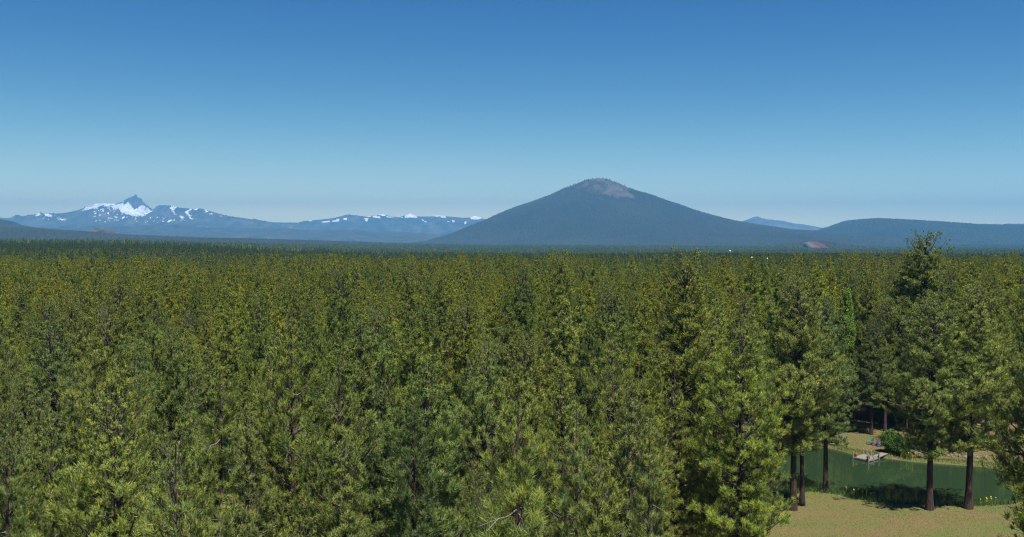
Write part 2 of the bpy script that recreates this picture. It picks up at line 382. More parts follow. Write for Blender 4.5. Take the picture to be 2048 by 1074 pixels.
D2 = 35000.0*KD
pxs = np.linspace(440, 1120, 900); vs = np.concatenate([np.linspace(-3300, -660, 60), np.linspace(-640, 300, 80), np.linspace(330, 2200, 16)])*KD
vs[int(np.argmin(np.abs(vs)))] = 0
PXg, Vg, F = grid(pxs, vs)
lr = [(440, 480), (470, 462), (510, 447.5), (540, 444.2), (575, 444.6)] + low_ridge + [(1000, 447), (1120, 470)]
full = hgt(prof(lr, PXg), D2); Xg = (PXg-1024)/FPX*D2; Yg = D2 + Vg; av = np.abs(Vg)/KD
rn = fbm(Xg/800+7, Yg/800, 6, True); rn2 = fbm(Xg/190+1, Yg/250, 5, True)
Zg = (full+40)*np.clip(1-av/3300, 0, 1)**1.15 - 40 + KD*((rn-.55)*165+(rn2-.5)*36)*ss(0, 300, av)*ss(3300, 2500, av)
Zg = np.where(Vg == 0, full, Zg) - 4
ppx, ppy = proj(Xg, Yg, Zg)
qx = (ppx + (fbm(Xg/120, Yg/120, 4)-.5)*7 - 560)/z2; qy = (ppy + (fbm(Xg/120+30, Yg/120, 4)-.5)*4.5 - 340)/z2
snow = np.zeros(len(Xg), bool)
for P in ([(215, 378), (240, 376), (235, 388), (215, 388)], [(310, 392), (370, 382), (380, 394), (315, 400)], [(398, 385), (450, 372), (452, 386), (400, 396)], [(480, 370), (510, 362), (500, 378)],
          [(520, 328), (560, 330), (580, 342), (540, 342)], [(655, 344), (690, 344), (685, 356), (655, 355)], [(640, 368), (668, 370), (662, 394), (648, 388)], [(700, 342), (765, 352), (760, 368), (700, 358)],
          [(740, 325), (800, 330), (800, 346), (745, 344)], [(810, 350), (870, 356), (868, 362), (812, 358)], [(910, 355), (930, 350), (925, 362)], [(955, 334), (990, 318), (1045, 348), (1045, 364), (1000, 360), (945, 366)],
          [(1075, 376), (1110, 390), (1105, 396), (1075, 382)], [(1150, 345), (1210, 335), (1258, 345), (1255, 362), (1230, 362), (1210, 352), (1165, 356)], [(1265, 384), (1285, 384), (1284, 394), (1268, 394)],
          [(1305, 380), (1325, 380), (1324, 396), (1308, 398)], [(1398, 388), (1412, 388), (1412, 408), (1398, 408)], [(1440, 360), (1482, 338), (1540, 362), (1520, 374), (1480, 378), (1450, 370)], [(1528, 392), (1545, 392), (1540, 402)]):
    snow |= inpoly(qx, qy, P)
rockm = (ss(405, 385, qy)*ss(.4, .65, fbm(Xg/700, Yg/400+5, 4)))[:, None]*.5
cc = WOOD*np.array([1.8, 1.3, 1.2])*(1.2+2.4*fbm(Xg/140, Yg/300, 4)[:, None]**2)*(1-rockm)+ROCK*1.2*rockm
tag(obj('snow_patched_ridge', mesh_np('snow_patched_ridge', np.stack([Xg, Yg, Zg], 1), F, M_TERR, np.where(snow[:, None], SNOW, cc))), kind='structure')

def ridge(name, pts, D, depth, amp, col, px0, px1, n=500, sc=900, kind='structure', colfn=None, back=None):
    D *= KD; depth *= KD; amp *= KD; sc *= KD; back = back and back*KD
    pxs = np.linspace(px0, px1, n); vs = np.linspace(-depth, (back or depth*.6), 61)
    if 0 not in vs: vs = np.sort(np.append(vs, 0.))
    PXg, Vg, F = grid(pxs, vs)
    full = hgt(prof(pts, PXg), D); Xg = (PXg-1024)/FPX*D; Yg = D+Vg; av = np.abs(Vg)/np.where(Vg < 0, depth, back or depth*.6)
    rn = fbm(Xg/sc+3, Yg/sc+D, 6, True)
    Zg = (full+34)*np.cos(np.clip(av, 0, 1)*math.pi/2)**1.3 - 34 + (rn-.5)*amp*ss(0, .12, av)*ss(1, .8, av)
    Zg = np.where(Vg == 0, full, Zg) - 3
    cc = np.tile(col, (len(Xg), 1)) if colfn is None else colfn(Xg, Yg, Zg)
    o = tag(obj(name, mesh_np(name, np.stack([Xg, Yg, Zg], 1), F, M_TERR, cc)), kind=kind)
    return (pts, D, depth, back or depth*.6, amp, sc)
def ridge_h(R, x, y):
    pts, D, depth, back, amp, sc = R
    V = y - D; px = x/D*FPX + 1024; full = hgt(prof(pts, px), D); av = np.abs(V)/np.where(V < 0, depth, back)
    rn = fbm(x/sc+3, y/sc+D, 6, True)
    return (full+34)*np.cos(np.clip(av, 0, 1)*math.pi/2)**1.3 - 34 + (rn-.5)*amp*ss(0, .12, av)*ss(1, .8, av) - 3
# foothills in front of the snowy ranges
ridge('foothills', [(-120, 452), (0, 456), (150, 458), (300, 454), (400, 456), (560, 462), (700, 462), (850, 470), (1000, 474), (1100, 484)], 24500, 5000, 190, WOOD*np.array([2.2, 1.7, 1.5]), -120, 1100, 700, 1500)
ridge('pale_distant_hill', zo([(150, 170), (240, 145), (290, 128), (325, 115), (345, 111), (380, 120), (440, 127), (500, 135), (620, 155), (720, 172), (790, 182), (900, 200)], .3164, 1400, 400), 34000, 3000, 140, np.array([.14, .125, .10]), 1440, 1700, 300, 1200, back=900)
ridge('edge_hill', [(1900, 470), (1990, 452), (2020, 449), (2048, 449), (2150, 447)], 23000, 2000, 100, WOOD, 1900, 2150, 120)
R_right = ridge('flat_topped_hill', zo([(0, 285), (350, 265), (600, 225), (690, 205), (760, 190), (800, 176), (830, 165), (880, 145), (930, 128), (1000, 122), (1060, 118), (1150, 122), (1400, 133), (1700, 152), (1900, 162), (2048, 163), (2400, 168)], .3164, 1400, 402.3),
                16500, 3800, 90, WOOD, 1400, 2160, 700, 1400)
R_left = ridge('wooded_rise', [(-200, 455), (0, 457), (40, 458), (60, 460), (100, 463), (180, 468), (250, 474), (400, 480), (600, 485), (800, 491), (980, 495)], 9000, 2600, 20, WOOD, -200, 980, 500, 1300)
R_left2 = ridge('blue_left_hill', [(-200, 427), (0, 438), (20, 442), (35, 449), (60, 454), (120, 464), (220, 480), (300, 490)], 13000, 1500, 30, WOOD, -200, 300, 300)
def red_knoll(X, Y, Z):
    t = (ss(45, 80, Z)*ss(.3, .6, fbm(X/40, Y/40, 4)))[:, None]; return WOOD*(1-t) + np.array([.11, .055, .045])*t
ridge('cinder_knoll', [(150, 486), (176, 466), (186, 460), (191, 456), (197, 454), (202, 456), (214, 457), (228, 461), (245, 468), (270, 480), (280, 486)], 10500, 420, 20, WOOD, 150, 280, 200, 200, colfn=red_knoll)
R_kn = ridge('wooded_knoll', [(1530, 494), (1560, 489), (1590, 486.5), (1620, 484), (1645, 483), (1665, 487), (1690, 491), (1720, 494)], 8200, 320, 6, WOOD, 1530, 1720, 200, 300)

# central cone
z3 = .42969
cone_r = zo([(870, 39.2), (905, 40), (940, 52), (990, 72), (1020, 88), (1050, 102), (1100, 115), (1150, 131), (1200, 150), (1250, 166), (1300, 185), (1350, 202), (1400, 217), (1450, 231), (1500, 243), (1600, 262), (1750, 283), (1890, 294), (2100, 318), (2400, 345)], z3, 820, 340)
cone_l = zo([(890, 39.2), (870, 39), (820, 48), (790, 58), (760, 70), (700, 98), (650, 120), (600, 137), (550, 155), (500, 171), (450, 190), (400, 211), (350, 235), (300, 254), (250, 274), (200, 295), (150, 312), (80, 332), (-60, 352)], z3, 820, 340)[::-1]
DB = 15000.0*KD; CX = 1200.0
def butte_h(x, y):
    dx = x - (CX-1024)/FPX*DB; dy = (y-DB); r = np.hypot(dx, dy)+1e-6; w = .5 + .5*dx/r
    w = ss(.0, 1, w)
    rp = r/DB*FPX
    h = hgt(prof(cone_r, CX+rp), DB)*w + hgt(prof(cone_l, CX-rp), DB)*(1-w)
    h = h - 9*ss(250, 700, r) - 75*ss(3600*KD, 7500*KD, r)
    th = np.arctan2(dy, dx)
    g = (fbm(th*5+20, r/1500, 4)-.5)*42*ss(200, 800, r)*np.abs(np.sin(th))**.7 + (fbm(x/220, y/220, 4)-.5)*18*ss(60, 300, r)*np.abs(np.sin(th))
    return np.maximum(h+g, -45)
X, Y, F = grid(np.linspace(-1700, 4600, 480), np.linspace(DB-4100, DB+1600, 340))
Z = butte_h(X, Y)
def bare_mask(X, Y, Z):
    ppx, ppy = proj(X, Y, Z)
    qx = (ppx-1100)*8.533 + (fbm(X/40, Y/130, 4)-.5)*260; qy = (ppy-340)*8.533 + (fbm(X/40+9, Y/130, 4)-.5)*130
    b1 = inpoly(qx, qy, [(930, 375), (1010, 290), (1160, 270), (1250, 320), (1400, 410), (1450, 480), (1330, 480), (1200, 455), (1050, 460)])
    b2 = inpoly(qx, qy, [(480, 340), (700, 200), (850, 120), (950, 130), (900, 240), (780, 310), (560, 380)])
    top = ss(470, 330, qy + np.abs(qx-900)*.08)
    return b1, b2, top
b1, b2, top = bare_mask(X, Y, Z)
tn = fbm(X/55, Y/100, 4)
t = np.clip(b1*1.0 + b2*ss(.38, .6, tn)*.8 + top*.75*ss(.1, .7, tn), 0, 1)[:, None]
tag(obj('cone_mountain', mesh_np('cone_mountain', np.stack([X, Y, Z], 1), F, M_TERR, WOOD*.9*(1-t) + np.array([.088, .074, .060])*t)), kind='structure')
# quarry cut on the wooded knoll
qv = MB(); q0 = np.array([at(x, y, 7850*KD) for x, y in ((1624, 490), (1626, 487), (1634, 484.8), (1645, 484), (1656, 487.5), (1663, 490.5), (1667, 494), (1666, 498), (1624, 498))])
bk = q0 + np.array([0, 210, 0]); bk[:, 2] = q0[:, 2]
n = len(q0); V = np.concatenate([q0*[1, 1, 1] - [0, 60, 0], q0 + [0, 120, 4], bk]); V[:n, 2] -= 8
mid = V[n:2*n].mean(0) + [0, -60, -18]; V = np.vstack([V, mid])
Fq = [(i, i+1, n+i+1, n+i) for i in range(n-1)] + [(n+i, n+i+1, 2*n+i+1, 2*n+i) for i in range(n-1)]
Fq += [(i+1, i, 3*n) for i in range(n-1)]
m, nt, N, L, b = newmat('red_cinder'); b.inputs['Roughness'].default_value = 1
g = N.new('ShaderNodeNewGeometry'); mp = N.new('ShaderNodeMapping'); mp.inputs['Location'].default_value = (-(1640-1024)/FPX*7850*KD, 0, 0); L.new(g.outputs['Position'], mp.inputs[0])
sx_ = N.new('ShaderNodeSeparateXYZ'); L.new(mp.outputs[0], sx_.inputs[0])
nn = N.new('ShaderNodeTexNoise'); nn.inputs['Scale'].default_value = .03; L.new(g.outputs['Position'], nn.inputs['Vector'])
ma = N.new('ShaderNodeMath'); ma.operation = 'MULTIPLY_ADD'; ma.inputs[1].default_value = .019; L.new(sx_.outputs[0], ma.inputs[0]); L.new(nn.outputs[0], ma.inputs[2])
r = N.new('ShaderNodeValToRGB'); r.color_ramp.elements[0].position = .1; r.color_ramp.elements[0].color = (.11, .08, .065, 1); r.color_ramp.elements[1].position = .4; r.color_ramp.elements[1].color = (.085, .018, .028, 1)
L.new(ma.outputs[0], r.inputs[0]); L.new(r.outputs[0], b.inputs['Base Color'])
V[:n, 2] -= 30
qv.add(V, Fq); tag(qv.build('quarry_terrain', m), kind='structure')

# trees on hills: cone-shaped specks in one mesh per hill
def cones(x, y, z, h, w, col):
    n = len(x); a0 = RNG.random(n)*6.28
    V = np.zeros((n, 7, 3), np.float32); C = np.repeat(col[:, None, :], 7, 1)
    for k in range(3):
        V[:, k, 0] = x + w*.5*np.cos(a0+k*2.094); V[:, k, 1] = y + w*.5*np.sin(a0+k*2.094); V[:, k, 2] = z + h*.05
        V[:, 3+k, 0] = x + w*.33*np.cos(a0+1+k*2.094); V[:, 3+k, 1] = y + w*.33*np.sin(a0+1+k*2.094); V[:, 3+k, 2] = z + h*.42
    V[:, 6, 0] = x; V[:, 6, 1] = y; V[:, 6, 2] = z + h
    tri = []
    for k in range(3):
        j = (k+1) % 3; tri += [(k, j, 6), (3+k, 3+j, 6)]
    F = (np.arange(n)[:, None, None]*7 + np.array(tri)[None]).reshape(-1, 3)
    return V.reshape(-1, 3), F, C.reshape(-1, 3)
def hill_woods(name, label, hf, x0, x1, y0, y1, step, hmean, keepfn, cols=None, wid=.55):
    gx = np.arange(x0, x1, step); gy = np.arange(y0, y1, step)
    X, Y = np.meshgrid(gx, gy); X = X.ravel() + (RNG.random(X.size)-.5)*step; Y = Y.ravel() + (RNG.random(Y.size)-.5)*step
    k = keepfn(X, Y); X, Y = X[k], Y[k]; Z = hf(X, Y)
    h = hmean*(.6+.8*RNG.random(len(X))); 
    c = np.array([.030, .034, .023])*(.6+.8*RNG.random((len(X), 1)))*(.6+.8*fbm(X/500, Y/500, 4))[:, None]*np.array([1, 1, 1])
    V, F, C = cones(X, Y, Z, h, step*wid*(.7+.6*RNG.random(len(X)))+3, c)
    return tag(obj(name, mesh_np(name, V, F, M_HILL, C)), label, 'woodland', kind='stuff')
def in_view(X, Y, m=80):
    px = 1024 + FPX*X/Y; return (px > -m) & (px < 2048+m)
def kb(X, Y):
    Z = butte_h(X, Y); b1, b2, top = bare_mask(X, Y, Z)
    p = 1.0 - b1*.97 - b2*.75 - top*.93
    dx = X-(CX-1024)/FPX*DB
    return (RNG.random(len(X)) < p) & (Z > -28) & in_view(X, Y) & (Y < DB+150)
hill_woods('cone_woodland', 'dense dark pine wood covering the slopes of the cone mountain', butte_h, -1650, 4550, DB-3500, DB+200, 10.5, 13, kb)
hill_woods('hill_woodland', 'dark forest covering the flat-topped hill right of the cone', lambda x, y: ridge_h(R_right, x, y), 1900, 5850, 7900, 10450, 12.5, 14, lambda X, Y: in_view(X, Y) & (ridge_h(R_right, X, Y) > 2) & (ridge_h(R_right, X, Y) > butte_h(X, Y)-5))
hill_woods('rise_woodland', 'blue green forest on the low rise left of the cone', lambda x, y: ridge_h(R_left, x, y), -3400, -60, 4000, 5750, 9, 15, lambda X, Y: in_view(X, Y))
hill_woods('knoll_woodland', 'trees on the small knoll around the red quarry cut', lambda x, y: ridge_h(R_kn, x, y), 1250, 1850, 4880, 5170, 8, 12, lambda X, Y: ~((1024+FPX*X/Y > 1622) & (1024+FPX*X/Y < 1669) & (Y < 5084)))

# ------------------------------------------------------------------ pines
def tubes_np(P, R, n):
    """P (m,k,3) polylines, R (m,k) radii -> verts, quads."""
    m_, k, _ = P.shape
    T = np.gradient(P, axis=1); T /= np.linalg.norm(T, axis=2, keepdims=True)+1e-9
    ref = np.where(np.abs(T[..., 2:3]) > .9, np.array([1., 0, 0]), np.array([0, 0, 1.]))
    U = np.cross(T, ref); U /= np.linalg.norm(U, axis=2, keepdims=True)+1e-9; W = np.cross(T, U)
    a = np.arange(n)*2*math.pi/n
    V = P[:, :, None, :] + R[:, :, None, None]*(U[:, :, None, :]*np.cos(a)[:, None] + W[:, :, None, :]*np.sin(a)[:, None])
    idx = np.arange(m_*k*n).reshape(m_, k, n)
    F = np.stack([idx[:, :-1], np.roll(idx, -1, 2)[:, :-1], np.roll(idx, -1, 2)[:, 1:], idx[:, 1:]], -1).reshape(-1, 4)
    return V.reshape(-1, 3), F
PALETTE = np.array([[.098, .115, .038], [.122, .140, .042], [.150, .162, .046], [.112, .134, .050], [.168, .170, .050]])
def blades(rng, C, A, ln, wd, nb, spread, col, tipmul=1.22, sz=None):
    """needle blades fanned about axis A at tuft centres C."""
    n = len(C); Cb = np.repeat(C, nb, 0); Ab = np.repeat(A, nb, 0); N_ = n*nb
    d = rng.normal(size=(N_, 3)); d /= np.linalg.norm(d, axis=1, keepdims=True)
    d = d*spread + Ab; d /= np.linalg.norm(d, axis=1, keepdims=True)
    sz = 1. if sz is None else np.repeat(sz, nb)[:, None]
    l = ln*sz*(.65+.6*rng.random((N_, 1)))
    rad = Cb*np.array([1, 1, 0.]); rad /= np.linalg.norm(rad, axis=1, keepdims=True)+.3
    n0 = rad*.9 + np.array([0, 0, .75]) + rng.normal(size=(N_, 3))*.42
    s = np.cross(d, n0); s /= np.linalg.norm(s, axis=1, keepdims=True)+1e-9
    o = Cb + Ab*(rng.random((N_, 1))-.5)*ln*.8*sz
    w = wd*(.7+.6*rng.random((N_, 1)))
    b0 = o + d*l*.12 - s*w*.5; b1 = o + d*l*.12 + s*w*.5; tp = o + d*l
    mid0 = o + d*l*.6 + s*w*.5
    V = np.stack([b0, b1, tp], 1).reshape(-1, 3)
    F = np.arange(3*N_).reshape(-1, 3)
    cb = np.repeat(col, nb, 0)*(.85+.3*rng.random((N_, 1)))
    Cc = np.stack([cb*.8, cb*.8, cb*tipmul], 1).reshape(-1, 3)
    return V, F, Cc
def make_pine(seed, H=24., R=3.2, cb=.30, shape='cone', nl=95, twig=3.4, tpt=3, nb=22, bl=.24, bw=.026, lod=0, sparse=1.0, dead=.02, snag=0.0, spire=1.0):
    rng = np.random.default_rng(seed)
    bend = rng.normal(size=2)*.18; bx = lambda z: np.stack([bend[0]*np.sin(z/H*3.0+seed), bend[1]*np.sin(z/H*2.4+1+seed)], -1)
    t = (np.arange(nl)+rng.random(nl)*.8)/nl; t = t**.85                      # 0 top .. 1 crown base
    top = H*(1-snag)
    z0 = top - .25 - t*(top - H*cb)
    if shape == 'cone': w = np.minimum(1, (t+.035)**.72)*np.where(t > .8, 1-(t-.8)*1.6, 1)
    elif shape == 'round': w = np.minimum(1, (t+.07)**.45)*np.where(t > .7, 1-(t-.7)*1.5, 1)
    else: w = (.07+.93*t**.85)*np.where(t > .85, 1-(t-.85)*1.6, 1)*spire
    lumps = 1 + .22*np.sin(t*rng.uniform(9, 15)+seed*1.7) 
    az = np.cumsum(rng.uniform(1.2, 2.7, nl)) 
    Lx = R*w*lumps*rng.uniform(.5, 1.16, nl) + .22
    el = np.radians(np.interp(t, [0, .15, .5, 1], [66, 48, 22, -6]) + rng.normal(size=nl)*9)
    gone = rng.random(nl) > sparse
    base = np.concatenate([bx(z0), z0[:, None]], 1)
    hd = np.stack([np.cos(az), np.sin(az), 0*az], 1)
    def limb(s): # s (nl,k)
        s = s[..., None]; L_ = Lx[:, None, None]
        return base[:, None, :] + hd[:, None, :]*L_*s*np.cos(el)[:, None, None] + np.array([0, 0, 1.])*L_*(s*np.sin(el)[:, None, None] + .30*s**2 - .06*s)
    # twigs
    TC = []; TA = []; TW = []
    for i in range(nl):
        if gone[i]: continue
        n_ = int(Lx[i]*twig)+2
        s = rng.uniform(.12 if Lx[i] > 1 else 0.05, 1.0, n_)**.8; s[-1] = 1.0
        p = base[i] + hd[i]*Lx[i]*s[:, None]*np.cos(el[i]) + np.array([0, 0, 1.])*(Lx[i]*(s*np.sin(el[i])+.30*s**2-.06*s))[:, None]
        sg = rng.choice([-1, 1], n_); da = sg*np.radians(rng.uniform(20, 80, n_)); da[-1] = 0
        a = az[i] + da; up = rng.uniform(.15, .75, n_)
        dv = np.stack([np.cos(a), np.sin(a), up], 1); dv /= np.linalg.norm(dv, axis=1, keepdims=True)
        ln = (.24*Lx[i]*(1.25-s) + .25)*rng.uniform(.6, 1.3, n_)
        e = p + dv*ln[:, None]
        TW.append(np.stack([p, p+dv*ln[:, None]*.5, e], 1))
        for j in range(tpt):
            f = 1 - j*.36 if lod == 0 else 1 - j*.5
            q = e + rng.normal(size=(n_, 3))*bl*min(1., .35+2.2*t[i])*np.array([.42, .42, .34]) + np.array([0, 0, bl*.35])*(j == 0)
            TC.append(q)
            A = dv*.55 + np.array([0, 0, 1.0]) + rng.normal(size=(n_, 3))*.18
            TA.append(A/np.linalg.norm(A, axis=1, keepdims=True))
    C = np.concatenate(TC); A = np.concatenate(TA)
    # leader
    zl = np.linspace(top-1.4, top+.1, 7); C = np.vstack([C, np.concatenate([bx(zl), zl[:, None]], 1)]); A = np.vstack([A, np.tile([0, 0, 1.], (7, 1))])
    col = PALETTE[rng.integers(0, 5, len(C))]*(.75+.5*rng.random((len(C), 1)))
    dd = rng.random(len(C)) < dead*.3; col[dd] = np.array([.20, .13, .07])
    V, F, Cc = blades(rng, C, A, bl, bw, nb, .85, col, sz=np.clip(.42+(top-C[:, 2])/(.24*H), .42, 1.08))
    TW = np.concatenate(TW)
    # wood
    kz = np.linspace(0, 1, 12); zt = kz*(top if not snag else H); tr = (.33*(1-kz)**.9 + .015)*(H/24)
    tr[0] *= 1.35
    TP = np.concatenate([bx(zt), zt[:, None]], 1)[None]
    tv, tf = tubes_np(TP, tr[None], 9 if lod == 0 else 5)
    S_ = np.tile(np.linspace(0, 1, 5), (nl, 1)); LP = limb(S_)[~gone]
    LP += rng.normal(size=LP.shape)*.03; lr_ = (.022+.017*Lx[~gone])[:, None]*np.array([1, .85, .65, .45, .2])[None]
    lv, lf = tubes_np(LP, lr_, 5 if lod == 0 else 3)
    out = dict(crown=(V, F, Cc), trunk=(tv, tf), limbs=(lv, lf), H=H, R=R)
    if lod == 0:
        wv, wf = tubes_np(TW, np.tile([.018, .013, .007], (len(TW), 1)), 3)
        out['limbs'] = (np.vstack([lv, wv]), np.vstack([lf, wf+len(lv)]))
        nd = 26                                                    # bare dead branches below and inside the crown
        zz = H*rng.uniform(cb-.02, .82, nd); a = rng.random(nd)*6.28; ll = rng.uniform(.5, 2.0, nd)
        b_ = np.concatenate([bx(zz), zz[:, None]], 1); dv = np.stack([np.cos(a), np.sin(a), rng.uniform(-.25, .35, nd)], 1)
        DP = b_[:, None, :] + dv[:, None, :]*ll[:, None, None]*np.linspace(0, 1, 4)[None, :, None]
        DP[:, :, 2] += (np.linspace(0, 1, 4)**2*.3)[None]*rng.uniform(-1, 1.5, (nd, 1)); DP[:, 1:] += rng.normal(size=(nd, 3, 3))*.09
        D2 = DP[:, 2][:, None, :] + rng.normal(size=(nd, 1, 3))*.35*np.array([0, .5, 1])[None, :, None] + dv[:, None, :]*ll[:, None, None]*np.array([0, .2, .4])[None, :, None]
        dv1, df1 = tubes_np(DP, np.tile([.028, .022, .015, .007], (nd, 1)), 4); dv2, df2 = tubes_np(D2, np.tile([.014, .01, .005], (nd, 1)), 3)
        nb0 = len(out['limbs'][0]); out['ndead'] = len(df1)+len(df2)
        out['limbs'] = (np.vstack([out['limbs'][0], dv1, dv2]), np.vstack([out['limbs'][1], df1+nb0, df2+nb0+len(dv1)]))
    return out
def pine_meshes(p, nm, mat):
    d = dict(crown=mesh_np(nm+'_crown', *p['crown'][:2], mat, p['crown'][2]), trunk=mesh_np(nm+'_trunk', *p['trunk'], M_BARK, None, True),
             limbs=mesh_np(nm+'_limbs', *p['limbs'], M_LIMB))
    if 'ndead' in p:
        d['limbs'].materials.append(M_DEADW); mi = np.zeros(len(d['limbs'].polygons), np.int32); mi[-p['ndead']:] = 1
        d['limbs'].polygons.foreach_set('material_index', mi)
    d['H'] = p['H']; return d
def merged(p, nm, mat):
    V, F, C = p['crown']; tv, tf = p['trunk']; lv, lf = p['limbs']
    Vt = np.vstack([V, tv, lv]); Ct = np.vstack([C, np.tile([.13, .08, .06], (len(tv), 1)), np.tile([.10, .085, .075], (len(lv), 1))])
    return mesh_np(nm, Vt, [F, tf+len(V), lf+len(V)+len(tv)], mat, Ct)

# foreground variants: nearest ones carry long single tufts, the others rounded clumps of needles
NEARV = {
 'young':  [make_pine(11, 24, 2.7, .15, 'spire', 82, 2.6, 3, 46, .36, .022, sparse=.95, spire=1.1), make_pine(12, 24, 3.1, .15, 'spire', 92, 2.6, 3, 42, .34, .022, sparse=.95, spire=1.1)],
 'broad':  [make_pine(21, 24, 4.0, .20, 'cone', 150, 2.7, 3, 22, .34, .034), make_pine(22, 24, 3.7, .18, 'spire', 156, 2.8, 3, 22, .34, .034), make_pine(23, 24, 4.5, .22, 'round', 140, 2.6, 3, 24, .35, .034), make_pine(27, 24, 3.5, .18, 'spire', 156, 2.9, 3, 22, .32, .034)],
 'sparse': [make_pine(31, 24, 3.9, .22, 'cone', 100, 2.6, 3, 24, .34, .034, sparse=.85, dead=.05), make_pine(32, 24, 4.2, .22, 'round', 105, 2.5, 3, 24, .34, .034, sparse=.85, dead=.05)],
 'dense':  [make_pine(41, 27, 4.7, .20, 'round', 212, 2.5, 3, 18, .38, .048, dead=.0), make_pine(42, 27, 4.2, .22, 'spire', 200, 2.6, 3, 18, .38, .048), make_pine(43, 27, 4.1, .22, 'cone', 187, 2.6, 3, 18, .38, .048)],
 'tall':   [make_pine(51, 27, 5.0, .27, 'round', 175, 2.5, 3, 18, .38, .045), make_pine(52, 27, 4.7, .27, 'round', 168, 2.6, 3, 18, .38, .045)],
 'narrow': [make_pine(61, 24, 2.3, .16, 'spire', 131, 3.4, 3, 18, .34, .048, spire=1.1), make_pine(62, 24, 2.8, .16, 'cone', 137, 3.2, 3, 18, .34, .048)],
 'snag':   [make_pine(71, 24, 3.8, .22, 'cone', 118, 2.6, 3, 24, .34, .034, snag=.13)],
}
NEARM = {k: [pine_meshes(p, f'pine_{k}', M_NEAR) for p in v] for k, v in NEARV.items()}
del NEARV
VARH = {'dense': 27., 'tall': 27.}

